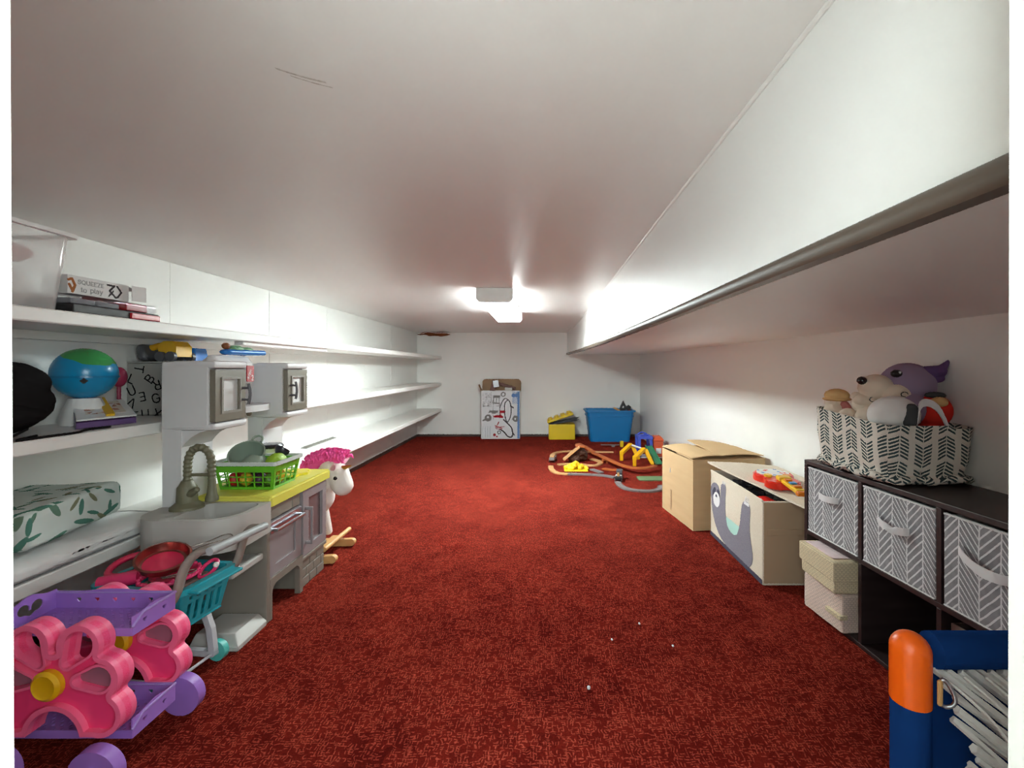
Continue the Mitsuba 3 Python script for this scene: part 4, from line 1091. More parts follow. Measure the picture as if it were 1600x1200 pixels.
# ------------------------------------------------------------------ yellow brick-shaped box with ajar lid, full of black track
plastic('brick_yellow', (228, 196, 24), 0.2); plastic('track_black', (44, 46, 54), 0.25)
t = thing('yellow_brick_box', 'yellow studded toy box with its lid ajar against the far wall', 'toy box')
YX0, YX1, YY0, YY1 = .085, .455, 6.40, 6.66
bxm = mf(bx(YX0, YX1, YY0, YY1, 0, .215, .006)) - mf(bx(YX0 + .006, YX1 - .006, YY0 + .006, YY1 - .006, .008, .3))
add(t + '__box', bxm, 'mat_brick_yellow', 20)
LD = lambda m: place(m, (YX0 - .015, YY0 - .008, .228), ry=-19)
ld = add(t + '__lid', LD(bx(0, .385, 0, .275, 0, .028, .005)), 'mat_brick_yellow', 20)
for i in range(4):
    for j in range(3):
        add(ld + '__stud', LD(cyl((.05 + i * .095, .05 + j * .088, .028), (.05 + i * .095, .05 + j * .088, .05), .030, 18)), 'mat_brick_yellow', 40)
t = thing('black_track_strips', 'bundle of black toy track strips poking out of the yellow box', 'toy track', kind='stuff')
st = []
for i in range(12):
    y = YY0 + .03 + i * .017
    a = math.radians(8 + 10 * rng.random())
    x1 = YX1 + rng.uniform(.01, .10)
    st.append(place(bx(-.30, .10, -.006, .006, -.004, .004), (x1 - .1 * math.cos(a), y, .235 + .006 * (i % 4) + .1 * math.sin(a)), ry=-math.degrees(a) * .8))
add(t + '__strips', cat(st), 'mat_track_black', False)

# ------------------------------------------------------------------ blue tub
plastic('tub_blue', (16, 118, 182), 0.25)
t = thing('blue_tub', 'large open bright blue plastic tub in the far right corner', 'storage tub')
BTX, BTY = .925, 6.385
add(t + '__tub', place(shell_tub(.54, .34, .64, .41, .415, .006, .05), (BTX, BTY, 0)), 'mat_tub_blue', 30)
rim = place(ext(rr(-.342, .342, -.228, .228, .055).difference(rr(-.315, .315, -.200, .200, .045)), .022), (BTX, BTY, .408))
add(t + '__rim', rim, 'mat_tub_blue', 30)
add(t + '__band', place(ext(rr(-.322, .322, -.210, .210, .05).difference(rr(-.312, .312, -.199, .199, .045)), .008), (BTX, BTY, .345)), 'mat_tub_blue', 30)
t = thing('black_toy_house', 'black triangular toy part standing up in the blue tub', 'toy part')
BH = lambda m: place(m, (BTX + .205, BTY - .02, .375), ry=10)
add(t + '__gable', BH(face_y(Polygon([(-.07, 0), (.09, 0), (.085, .11), (.05, .13), (.02, .10), (-.035, .175), (-.06, .09)]).difference(Point(-.02, .085).buffer(.016)).difference(Point(.03, .05).buffer(.012)), -.02, .02)), 'mat_case_black', False)
part_label(add(t + '__pin', BH(ball((.07, -.025, .05), .014, 10)), 'mat_ink_red', True), 'red pin')
t = thing('tan_toy_beam', 'small tan toy piece leaning on the rim of the blue tub', 'toy part')
add(t + '__beam', place(bx(-.05, .05, -.012, .012, -.012, .012, .003), (BTX + .10, BTY - .08, .438), ry=25, rz=20), 'mat_wood_pale', 20)
t = thing('toy_filler', 'heap of mixed dark toy parts lying inside the blue tub', 'toys', kind='stuff')
add(t + '__heap', cat([place(bx(-.05, .05, -.03, .03, -.02, .02, .005), (BTX + rng.uniform(-.2, .2), BTY + rng.uniform(-.1, .1), .29 + .03 * rng.random()), rz=rng.uniform(0, 180), rx=rng.uniform(-30, 30)) for _ in range(26)] + [bx(BTX - .24, BTX + .24, BTY - .14, BTY + .14, .05, .27)]), 'mat_toy_grey', 20)

# ------------------------------------------------------------------ toy railway on the carpet
plastic('track_wood', (214, 164, 112), 0.3); plastic('track_grey', (128, 122, 122), 0.25); plastic('track_orange', (184, 98, 50), 0.25); plastic('track_green', (58, 128, 92), 0.25); plastic('track_sage', (110, 140, 100), 0.3)
plastic('rock_brown', (88, 56, 40), 0.4); plastic('coin_yellow', (238, 206, 38), 0.2); plastic('beam_yellow', (240, 180, 20), 0.2); plastic('house_blue', (64, 84, 190), 0.2); plastic('house_orange', (208, 88, 52), 0.25); plastic('white_plastic', (220, 222, 224), 0.2)
prof = [(-.026, 0), (.026, 0), (.026, .012), (.019, .012), (.019, .0085), (.012, .0085), (.012, .012), (-.012, .012), (-.012, .0085), (-.019, .0085), (-.019, .012), (-.026, .012)]


def track(pts, mat, label, n=14, z=0.0015, group='toy track pieces on the carpet', name='track_piece'):
    p = np.array([(q[0], q[1], (q[2] if len(q) > 2 else 0) + z) for q in pts], float)
    if len(p) > 2:
        p = spline(p, n)
    t = thing(name, label, 'toy track', group)
    add(t + '__rail', sweep(p, prof), mat, False)
    return t


track([(.083, 4.64), (.095, 4.43), (.16, 4.31), (.235, 4.285)], 'mat_track_wood', 'curved pale wooden track piece at the near left bend of the railway')
track([(.235, 4.285), (.34, 4.28), (.455, 4.262)], 'mat_track_grey', 'straight grey track piece at the front between the pale bend and the centre', name='track_piece')
track([(.46, 4.262), (.57, 4.22), (.655, 4.15)], 'mat_track_grey', 'slightly curved grey track piece ending by the black locomotive')
track([(.56, 4.34), (.52, 4.42), (.48, 4.49)], 'mat_track_grey', 'short grey side piece branching behind the front straight')
track([(.655, 3.99), (.66, 3.86), (.71, 3.74), (.79, 3.695)], 'mat_track_grey', 'dark grey curved track piece nearest the carton, left half')
track([(.79, 3.695), (.88, 3.69), (.97, 3.76), (1.00, 3.86)], 'mat_track_grey', 'dark grey curved track piece nearest the carton, right half')
track([(.11, 5.22), (.17, 5.38), (.27, 5.46), (.36, 5.48)], 'mat_track_wood', 'curved pale wooden track piece at the far left bend of the railway')
track([(.50, 5.44), (.68, 5.42), (.84, 5.41)], 'mat_track_wood', 'straight pale wooden track piece behind the brown mine')
track([(.16, 4.70), (.28, 4.745), (.40, 4.72)], 'mat_track_wood', 'pale wooden track piece curving in behind the yellow pile')
track([(.40, 4.72), (.52, 4.66), (.60, 4.76), (.585, 4.92), (.53, 5.00)], 'mat_track_wood', 'pale wooden track piece in the inner loop right of the mine', n=20)
track([(.42, 5.42, .10), (.50, 5.26, .085), (.565, 5.08, .06)], 'mat_track_orange', 'narrow brown ramp piece running down from the mine')
track([(.565, 5.06, .055), (.66, 4.80, .05), (.73, 4.58, .045)], 'mat_track_orange', 'straight orange raised track piece in the middle of the railway')
track([(.73, 4.58, .045), (.80, 4.42, .045), (.90, 4.33, .045), (1.00, 4.35, .045), (1.10, 4.45, .045)], 'mat_track_orange', 'long curved orange raised track piece beside the carton', n=24)
track([(.60, 4.52), (.69, 4.46), (.78, 4.47)], 'mat_track_orange', 'low orange track piece below the raised track')
t = thing('track_pillar', 'orange trestle under the upper end of the raised track', 'toy track')
for s in (-1, 1):
    add(t + '__leg', bx(.655 + s * .022 - .007, .655 + s * .022 + .007, 4.79, 4.815, 0.001, .0495, .002), 'mat_track_orange', 20)
add(t + '__beam', bx(.62, .69, 4.786, 4.819, .030, .040, .002), 'mat_track_orange', 20)
t = thing('green_plate', 'flat sage green toy base plate beside the carton', 'toy part')
add(t + '__plate', ext(rr(.86, 1.16, 4.05, 4.20, .03), .008), 'mat_track_sage', False, to_world=T().translate([0, 0, .001]))
t = thing('brown_mine', 'brown toy rock tunnel with tan slanted roof on the railway', 'toy')
rock = blob([((.375, 4.92, .06), (.07, .07, .07)), ((.41, 4.90, .10), (.05, .06, .06)), ((.34, 4.88, .04), (.07, .06, .05)), ((.44, 4.95, .05), (.05, .06, .06))], .012, 3)
rock = wobble(rock, .016, 30, 2); v = np.array(rock.vertices); v[:, 2] = np.maximum(v[:, 2], .002); rock.vertices = v
add(t + '__rock', rock, 'mat_rock_brown', False)
part_label(add(t + '__slanted_roof', place(bx(-.11, .11, -.035, .035, -.012, .012, .004), (.305, 4.83, .105), ry=-40), 'mat_track_wood', 20), 'tan slanted roof')
part_label(add(t + '__cap', place(bx(-.05, .05, -.04, .04, -.01, .01, .004), (.395, 4.84, .178), ry=8), 'mat_track_orange', 20), 'orange cap')
t = thing('yellow_nugget_pile', 'bright yellow heap of toy gold nuggets in front of the brown mine', 'toy')
ng = [bx(.21, .44, 4.40, 4.54, .0015, .012, .004)]
pile = []
for i in range(44):
    a, r = rng.uniform(0, 2 * PI), rng.random() ** .6
    pile.append(place(trimesh.creation.icosphere(1, rng.uniform(.014, .022)), (.325 + .115 * r * math.cos(a), 4.49 + .07 * r * math.sin(a), .018 + .062 * (1 - r) * rng.uniform(.5, 1))))
u = m3.Manifold()
for q in pile + ng:
    u = u + mf(q)
add(t + '__nuggets', u, 'mat_coin_yellow', False)
t = thing('grey_wagon', 'small grey and tan toy wagon standing on the left bend of the railway', 'toy train')
add(t + '__body', place(bx(-.03, .03, -.075, .075, .024, .055, .004), (.11, 4.90, 0), rz=-12), 'mat_track_grey', 20)
add(t + '__load', place(bx(-.024, .024, -.06, .01, .0555, .075, .004), (.11, 4.90, 0), rz=-12), 'mat_track_wood', 20)
for a in (-.05, .05):
    for s in (-1, 1):
        add(t + '__wheel', place(cyl((s * .031, a, .014), (s * .024, a, .014), .0125, 12), (.11, 4.90, 0), rz=-12), 'mat_case_black', 40)
t = thing('black_locomotive', 'small black and white toy locomotive at the end of the grey track', 'toy train')
LO = lambda m: place(m, (.685, 4.085, 0), rz=-14)
add(t + '__body', LO(bx(-.027, .027, -.10, .07, .022, .052, .006)), 'mat_case_black', 20)
add(t + '__cab', LO(bx(-.027, .027, .01, .07, .0525, .088, .006)), 'mat_toy_grey', 20)
part_label(add(t + '__white_stripe', LO(bx(-.028, .028, -.06, -.03, .03, .056, .003)), 'mat_white_plastic', 20), 'white stripe')
part_label(add(t + '__brass_dome', LO(lathe([(0, 0), (.014, 0), (.012, .02), (0, .026)], 14)), 'mat_gold', 40, to_world=T().translate([0, 0, .0525])), 'brass dome') if False else None
add(t + '__chimney', LO(cyl((0, -.075, .0525), (0, -.075, .082), .010, 12)), 'mat_wood_pale', 40)
for a in (-.075, -.02, .045):
    for s in (-1, 1):
        add(t + '__wheel', LO(cyl((s * .031, a, .017), (s * .024, a, .017), .0155, 14)), 'mat_toy_grey', 40)
t = thing('yellow_bridge', 'yellow two-beam toy bridge frame on the railway', 'toy bridge')
for k, (dx, dy) in enumerate(((0, .16), (.085, -.12))):
    a = np.array([.855 + dx, 4.78 + dy, .0]); top = np.array([.975 + dx, 4.90 + dy, .155]); e = np.array([1.055 + dx, 4.86 + dy, .0])
    add(t + '__beam', m3.Manifold.batch_hull([mf(place(bx(-.02, .02, -.014, .014, -.016, .016, .003), a + [0, 0, .085])), mf(place(bx(-.02, .02, -.014, .014, -.016, .016, .003), top))]), 'mat_beam_yellow', 20)
    add(t + '__leg', m3.Manifold.batch_hull([mf(place(bx(-.017, .017, -.012, .012, 0, .02, .003), a + [0, 0, .002])), mf(place(bx(-.017, .017, -.012, .012, -.015, .012, .003), a + [0, 0, .085]))]), 'mat_beam_yellow', 20)
    add(t + '__leg', m3.Manifold.batch_hull([mf(place(bx(-.017, .017, -.012, .012, 0, .02, .003), e + [0, 0, .002])), mf(place(bx(-.02, .02, -.012, .012, -.015, .012, .003), top + [.02, 0, -.01]))]), 'mat_beam_yellow', 20)
add(t + '__cross_tie', m3.Manifold.batch_hull([mball((.985, 5.06, .15), .012, 8), mball((1.07, 4.79, .15), .012, 8)]), 'mat_white_plastic', 30)
t = thing('toy_station', 'blue and orange toy train station behind the carton', 'toy building')
HX, HY = 1.19, 5.16
add(t + '__base', bx(HX - .12, HX + .17, HY - .09, HY + .10, .0015, .012, .003), 'mat_white_plastic', 20)
for x in (HX - .11, HX + .02):
    for y in (HY - .08, HY + .08):
        add(t + '__column', bx(x - .014, x + .014, y - .014, y + .014, .0125, .215, .003), 'mat_house_blue', 20)
add(t + '__roof', ext(unary_union([LineString([(HX - .11, HY - .08), (HX - .11, HY + .08), (HX + .02, HY + .08), (HX + .02, HY - .08), (HX - .11, HY - .08)]).buffer(.016, join_style=2), LineString([(HX - .11, HY), (HX + .02, HY)]).buffer(.012)]), .03), 'mat_house_blue', 20, to_world=T().translate([0, 0, .2155]))
for y in (HY - .08, HY + .08):
    add(t + '__arched_rail', tube(spline([(HX - .10, y, .246), (HX - .045, y, .268), (HX + .01, y, .246)], 12), .008, 8), 'mat_house_blue', 40)
add(t + '__orange_tower', cat(bx(HX + .05, HX + .16, HY - .07, HY + .08, .0125, .19, .004), m3.Manifold.batch_hull([mf(bx(HX + .045, HX + .165, HY - .078, HY + .088, .19, .205, .004)), mf(bx(HX + .07, HX + .14, HY - .05, HY + .06, .235, .24, .002))])), 'mat_house_orange', 20)
add(t + '__white_panel', bx(HX + .075, HX + .135, HY - .078, HY - .0705, .05, .11, .002), 'mat_white_plastic', 20)
t = thing('green_slide', 'dark green toy slide ramp in front of the toy station', 'toy part')
add(t + '__slide', sweep(spline([(1.165, 5.03, .14), (1.175, 4.92, .10), (1.19, 4.80, .045), (1.20, 4.70, .012)], 14), [(-.035, 0), (.035, 0), (.035, .022), (.029, .022), (.029, .006), (-.029, .006), (-.029, .022), (-.035, .022)]), 'mat_track_green', False)
add(t + '__post', bx(1.155, 1.175, 5.00, 5.02, .001, .128, .003), 'mat_track_green', 20)
t = thing('toy_crossing', 'grey and yellow toy level crossing piece in front of the blue tub', 'toy part')
add(t + '__arm', bx(.74, .98, 5.81, 5.83, .02, .03, .003), 'mat_track_grey', 20)
add(t + '__stand', cat(bx(.88, .92, 5.80, 5.84, .001, .0195, .003)), 'mat_track_grey', 20)
part_label(add(t + '__post', bx(.99, 1.03, 5.80, 5.84, .001, .075, .003), 'mat_coin_yellow', 20), 'yellow post')
t = thing('grey_loop_handle', 'thin grey wire loop standing behind the toy station', 'toy part')
add(t + '__loop', tube(spline([(1.35, 5.20, .004), (1.36, 5.20, .10), (1.385, 5.20, .155), (1.41, 5.20, .10), (1.415, 5.20, .004)], 24), .006, 8), 'mat_track_grey', 40)

# ================================================================== RIGHT: boxes
t = thing('cardboard_box', 'large brown cardboard box with folded flaps beside the toy railway', 'cardboard box')
# plan corners, clockwise from the near left: it stands slightly turned
A, B, Cc, D = np.array([.925, 2.80]), np.array([.862, 3.28]), np.array([1.335, 3.36]), np.array([1.398, 2.86])
H = .43
plan = Polygon([A, B, Cc, D])
body = mf(ext(plan, H)) - mf(ext(plan.buffer(-.005), H)).translate((0, 0, .006))
add(t + '__box', body, 'mat_cardboard', 20)
ctr = (A + Cc) / 2


def flap(e0, e1, far, lift0, lift1, z, name, bow=0.0, cut=0):
    """A flap hinged on edge e0-e1 reaching towards far."""
    e0, e1 = np.array(e0), np.array(e1)
    inn = np.array(far)
    n = 8
    v, f = [], []
    for i in range(n + 1):
        s = i / n
        for q in (e0, e1):
            p = q + inn * s
            lf = (lift0 if q is e0 else lift1) * s + bow * math.sin(PI * s)
            v += [[p[0], p[1], z + lf], [p[0], p[1], z + lf + .005]]
    m = []
    for i in range(n):
        k = np.array(v[i * 4:i * 4 + 8])
        m.append(trimesh.Trimesh(k).convex_hull)
    add(t + '__' + name, cat(m), 'mat_cardboard', False)


ab, ad = (D - A), (B - A)
flap(A + .002 * ad, D, ad * .50, .004, .006, H + .0005, 'top_flap', .004)
flap(B, Cc, -ad * .50, .004, .012, H + .0065, 'top_flap', .006)
flap(A + ad * .02, A + ad * .98, ab * .40, .014, .010, H + .012, 'top_flap', .006)
flap(D + ad * .03, D + ad * .97, -ab * .62, .004, .034, H + .0175, 'top_flap', .010)
plastic('tape', (178, 150, 118), 0.15)
nrm = np.array([-(ad)[1], ad[0]]); nrm = nrm / np.linalg.norm(nrm)
for s0, z0, z1, w, nm in ((.66, .03, .17, .018, 'tape_strip'), (.70, .285, .315, .008, 'paper_scrap')):
    p = A + ad * s0
    q = p + ad / np.linalg.norm(ad) * w
    P4 = [p + nrm * .0006, q + nrm * .0006, q + nrm * .0022, p + nrm * .0022]
    add(t + '__' + nm, ext(Polygon(P4).convex_hull, z1 - z0), 'mat_tape' if nm[0] == 't' else 'mat_print_paper', False, to_world=T().translate([0, 0, z0]))

# ------------------------------------------------------------------ fabric toy chest with a sloth print
matte('canvas', proc(lambda p, n, uv: mix(mi.Color3f(lin((222, 212, 196))), mi.Color3f(lin((210, 198, 180))), noise(p.x * 300, p.y * 300, p.z * 300))))
matte('canvas_tan', (176, 150, 124)); matte('sloth_grey', proc(lambda p, n, uv: mix(mi.Color3f(lin((124, 120, 132))), mi.Color3f(lin((140, 136, 146))), noise(p.x * 250, p.y * 250, p.z * 250)))); matte('sloth_mint', (176, 214, 204)); matte('sloth_pale', (224, 222, 224)); matte('sloth_dark', (76, 74, 88)); matte('canvas_inside', (120, 108, 94))
S_ = thing('toy_chest', 'cream fabric toy chest with grey sloth print and its lid askew', 'toy chest')
SX0, SX1, SY0, SY1, SH = 1.012, 1.375, 2.095, 2.745, .388
chest = tm((mf(bx(SX0, SX1, SY0, SY1, 0, SH, .006)) - mf(bx(SX0 + .010, SX1 - .010, SY0 + .010, SY1 - .010, .012, SH + .1))).refine_to_length(.03))


def bow(m):
    # the slack fabric front sags inwards along its upper edge
    v = np.array(m.vertices)
    s_ = np.clip((v[:, 1] - SY0) / (SY1 - SY0), 0, 1)
    v[:, 0] += .030 * np.sin(PI * s_) * np.clip((v[:, 2] - .15) / (SH - .15), 0, 1) ** 1.5 * np.clip((SX1 - v[:, 0]) / .3, 0, 1)
    v[:, 2] -= .012 * np.sin(PI * s_) * np.clip((v[:, 2] - .3) / (SH - .3), 0, 1) * np.clip((SX1 - v[:, 0]) / .3, 0, 1)
    m = m.copy()
    m.vertices = v
    return m


add(S_ + '__body', bow(chest), 'mat_canvas', 20)
part_label(add(S_ + '__side_panel', bx(SX0 + .006, SX1 - .006, SY0 - .0022, SY0 - .0003, .012, SH - .006), 'mat_canvas_tan', False), 'tan side panel')
add(S_ + '__side_handle', bx(SX0 + .02, SX1 - .02, SY0 - .0060, SY0 - .0024, .235, .262, .0015), 'mat_canvas_tan', 20)
part_label(add(S_ + '__foot_band', bx(SX0 - .0022, SX0 - .0003, SY0 + .004, SY1 - .004, .004, .026), 'mat_sloth_dark', False), 'dark foot band')
add(S_ + '__rim_binding', bow(tube([(SX0 + .002, y, SH) for y in np.linspace(SY0 + .004, SY1 - .004, 16)], .005, 8)), 'mat_canvas', 40)
# print on the front face: u runs from the far end (0) to the near end (.65), drawn in (u, z)
U = lambda poly: affinity.affine_transform(poly, [-1, 0, 0, 1, SY1, 0])


def sl(poly, mat, name, lvl=1):
    d0 = .0003 + .0007 * (lvl - 1)
    q = tm(mf(face_x(U(poly), SX0 - d0 - .0007, SX0 - d0)).refine_to_length(.03))
    add(S_ + '__' + name, bow(q), mat, False)


body_ = Polygon(spline([(.03, .285, 0), (.02, .22, 0), (.05, .13, 0), (.13, .055, 0), (.26, .025, 0), (.40, .016, 0), (.505, .022, 0), (.55, .065, 0), (.545, .13, 0), (.515, .22, 0), (.49, .325, 0), (.455, .333, 0), (.42, .325, 0), (.405, .24, 0), (.365, .13, 0), (.31, .12, 0), (.26, .135, 0), (.225, .19, 0), (.20, .30, 0), (.185, .345, 0), (.155, .350, 0), (.14, .342, 0), (.14, .27, 0), (.10, .20, 0), (.07, .24, 0)], 120, True)[:, :2]).buffer(0)
sl(Polygon([(.235, .18), (.40, .18), (.37, .12), (.30, .11), (.25, .13)]).buffer(.004), 'mat_sloth_mint', 'mint_patch')
sl(body_, 'mat_sloth_grey', 'sloth_print', 2)
part_label(S_ + '__sloth_print', 'grey hanging sloth print')
head = affinity.scale(Point(.07, .268).buffer(1), .062, .062)
sl(head, 'mat_sloth_grey', 'sloth_print', 3)
sl(affinity.scale(Point(.095, .238).buffer(1), .046, .042), 'mat_sloth_pale', 'sloth_face', 4)
for a, b, r in ((.055, .275, -30), (.115, .272, 30)):
    sl(affinity.rotate(affinity.scale(Point(a, b).buffer(1), .016, .030), r), 'mat_sloth_dark', 'sloth_eye_patch', 4)
sl(affinity.scale(Point(.09, .258).buffer(1), .012, .008), 'mat_sloth_dark', 'sloth_nose', 5)
for k in range(3):
    sl(LineString([(.435 + k * .018, .333), (.433 + k * .018, .355)]).buffer(.004), 'mat_sloth_pale', 'sloth_claw', 2)
    sl(LineString([(.149 + k * .014, .348), (.148 + k * .014, .362)]).buffer(.003), 'mat_sloth_pale', 'sloth_claw', 2)
sl(sbox(.424, .314, .488, .330), 'mat_sloth_pale', 'sloth_paw', 3)
# lid: hinged at the wall side, pushed askew; bowed board
n = 18
edge_l = spline([(.985, 2.72, .436), (1.040, 2.43, .418), (1.078, 2.26, .408), (1.115, 2.13, .3945), (1.132, 1.966, .3935)], n)
edge_w = np.array([(1.405, y, .405) for y in np.linspace(2.735, 1.972, n + 1)])
ms, prev = [], None
for a, b in zip(edge_l, edge_w):
    mid = (a + b) / 2 + [0, 0, .006]
    cur = [q + [0, 0, h] for q in (a, mid) for h in (0, .010)], [q + [0, 0, h] for q in (mid, b) for h in (0, .010)]
    if prev is not None:
        ms += [trimesh.Trimesh(np.vstack([p_, c_])).convex_hull for p_, c_ in zip(prev, cur)]
    prev = cur
add(S_ + '__lid', cat(ms), 'mat_canvas', 40)
t = thing('chest_contents', 'jumble of black and grey toy parts in the open toy chest', 'toys', kind='stuff')
hp = [bx(SX0 + .05, SX1 - .03, SY0 + .03, SY1 - .03, .02, .25), bx(SX0 + .05, SX1 - .03, 2.44, SY1 - .03, .251, .295)]
for _ in range(60):
    hp.append(place(bx(-.03, .03, -.012, .012, -.01, .01, .003), (rng.uniform(SX0 + .07, SX0 + .20), rng.uniform(2.42, SY1 - .08), .30 + rng.uniform(0, .035)), rz=rng.uniform(0, 180), ry=rng.uniform(-40, 40)))
add(t + '__parts', cat(hp), 'mat_track_black', False)
plastic('toy_red', (206, 40, 34), 0.12)
t = thing('red_toy_car', 'shiny red toy car lying in the open toy chest', 'toy vehicle')
rc = lambda m: place(m, (SX0 + .085, 2.275, .300), rz=8, ry=-10)
add(t + '__body', rc(m3.Manifold.batch_hull([mball((0, -.13, 0), .035, 14), mball((0, .10, 0), .034, 14), mball((.05, -.12, .0), .03, 14), mball((.05, .08, 0), .03, 14), mball((.02, 0, .03), .03, 14)])), 'mat_toy_red', 50)
for y in (-.09, .06):
    add(t + '__wheel', rc(cyl((-.036, y, -.01), (-.024, y, -.01), .024, 16)), 'mat_case_black', 40)

# toy guitar on the lid
plastic('guitar_red', (222, 52, 34), 0.12); plastic('guitar_yellow', (240, 190, 44), 0.15); plastic('guitar_orange', (232, 130, 40), 0.15); plastic('guitar_blue', (70, 140, 200), 0.15)


def guitar_face(p, n, uv):
    f1 = voronoi(p.x * 26, p.y * 20)
    c = mi.Color3f(lin((226, 226, 222)))
    r = f1[2]
    col = mix(mi.Color3f(lin((220, 60, 40))), mi.Color3f(lin((70, 120, 190))), smoothstep(.5, .52, r))
    return mix(c, col, (1 - smoothstep(.18, .24, f1[0])))


plastic('guitar_face', proc(guitar_face), 0.12)
t = thing('toy_guitar', 'red toy guitar with yellow neck lying on the toy chest lid', 'toy guitar')
g0 = np.array([1.185, 2.310, .418]); g1 = np.array([1.140, 1.975, .404])
dirv = (g1 - g0)[:2] / np.linalg.norm((g1 - g0)[:2])
ang = math.degrees(math.atan2(dirv[1], dirv[0]))
GT = lambda m: place(place(m, (0, 0, 0), ry=2.0, s=.95), tuple(g0 + [0, 0, .006]), rz=ang)
outl = unary_union([affinity.scale(Point(-.045, 0).buffer(1), .095, .10), affinity.scale(Point(.085, 0).buffer(1), .075, .085)]).buffer(.03).buffer(-.03)
outl = outl.difference(affinity.scale(Point(.175, 0).buffer(1), .03, .035)).buffer(-.008).buffer(.008)
add(t + '__body', GT(cat(ext(outl, .030), place(ext(outl.buffer(-.008), .006), (0, 0, .030)))), 'mat_guitar_red', False)
add(t + '__face', GT(place(ext(affinity.scale(Point(-.055, 0).buffer(1), .075, .08), .003), (0, 0, .0362))), 'mat_guitar_face', False)
add(t + '__neck', GT(bx(.10, .315, -.023, .023, .030, .052, .006)), 'mat_guitar_yellow', 20)
add(t + '__neck_heel', GT(bx(.075, .13, -.032, .032, .0365, .060, .008)), 'mat_guitar_yellow', 20)
for i in range(3):
    add(t + '__fret_button', GT(bx(.145 + i * .055, .172 + i * .055, -.017, .017, .0525, .060, .004)), ['mat_guitar_orange', 'mat_guitar_blue', 'mat_guitar_orange'][i], 20)
for x, y in ((.02, .045), (.025, -.05)):
    add(t + '__round_button', GT(cyl((x, y, .0365), (x, y, .047), .020, 16)), 'mat_guitar_orange' if y > 0 else 'mat_guitar_yellow', 40)
add(t + '__headstock', GT(bx(.3155, .345, -.030, .030, .028, .050, .008)), 'mat_guitar_orange', 20)

# ================================================================== RIGHT: cube organiser and what it holds
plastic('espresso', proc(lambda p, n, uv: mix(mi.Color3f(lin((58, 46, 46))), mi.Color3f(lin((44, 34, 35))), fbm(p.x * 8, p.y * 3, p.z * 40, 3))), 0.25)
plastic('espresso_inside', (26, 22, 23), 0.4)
O = thing('cube_organiser', 'dark brown two-row cube organiser against the right wall', 'shelf unit')
OR = 3.2                                     # it stands a little off parallel to the wall
OO = np.array([1.118, 1.945, 0.0])           # far front corner at the floor
ol = lambda m: place(m, tuple(OO), rz=OR)    # local: x into the wall, y towards the far end (negative towards the camera)
OD, OH, OL, th = .285, .613, .935, .016
pitch = (OL - th) / 3
add(O + '__top', ol(bx(0, OD, -OL, 0, OH - .018, OH, .002)), 'mat_espresso', False)
add(O + '__bottom', ol(bx(0, OD, -OL, 0, .0, .016, .002)), 'mat_espresso', False)
add(O + '__middle_shelf', ol(bx(.001, OD - .008, -OL + th, -th, .302, .318, .001)), 'mat_espresso', False)
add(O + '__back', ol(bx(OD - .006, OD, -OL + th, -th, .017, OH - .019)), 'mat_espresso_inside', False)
for i in range(4):
    y = -i * pitch
    add(O + ('__end_panel' if i in (0, 3) else '__divider'), ol(bx(.0005, OD - .0065 if i in (1, 2) else OD, y - th, y, .0165, OH - .0185, .001)) if i in (0, 3) else ol(cat(bx(.0005, OD - .0065, y - th, y, .0165, .3015, .001), bx(.0005, OD - .0065, y - th, y, .3185, OH - .0185, .001))), 'mat_espresso', False)


def herring(p, n, uv):
    """Uneven hand-drawn herringbone in columns across the bins."""
    y = p.y + .02
    w = .056
    c = dr.floor(y / w)
    f = y / w - c
    up = dr.select((c - 2 * dr.floor(c / 2)) > .5, 1.0, -1.0)
    s = p.z + up * (f - .5) * w * 1.25 + .004 * noise(y * 30, p.z * 30)
    per = dr.select(up > 0, .027, .021)
    k = s / per
    j = k - dr.floor(k)
    line = 1 - smoothstep(.10, .16, dr.abs(j - .5))
    edge = 1 - smoothstep(.024, .045, dr.minimum(f, 1 - f))
    white = dr.maximum(line, edge)
    grey = mix(mi.Color3f(lin((132, 132, 136))), mi.Color3f(lin((150, 150, 154))), noise(y * 90, p.z * 90))
    return mix(grey, mi.Color3f(lin((226, 226, 228))), white * .95)


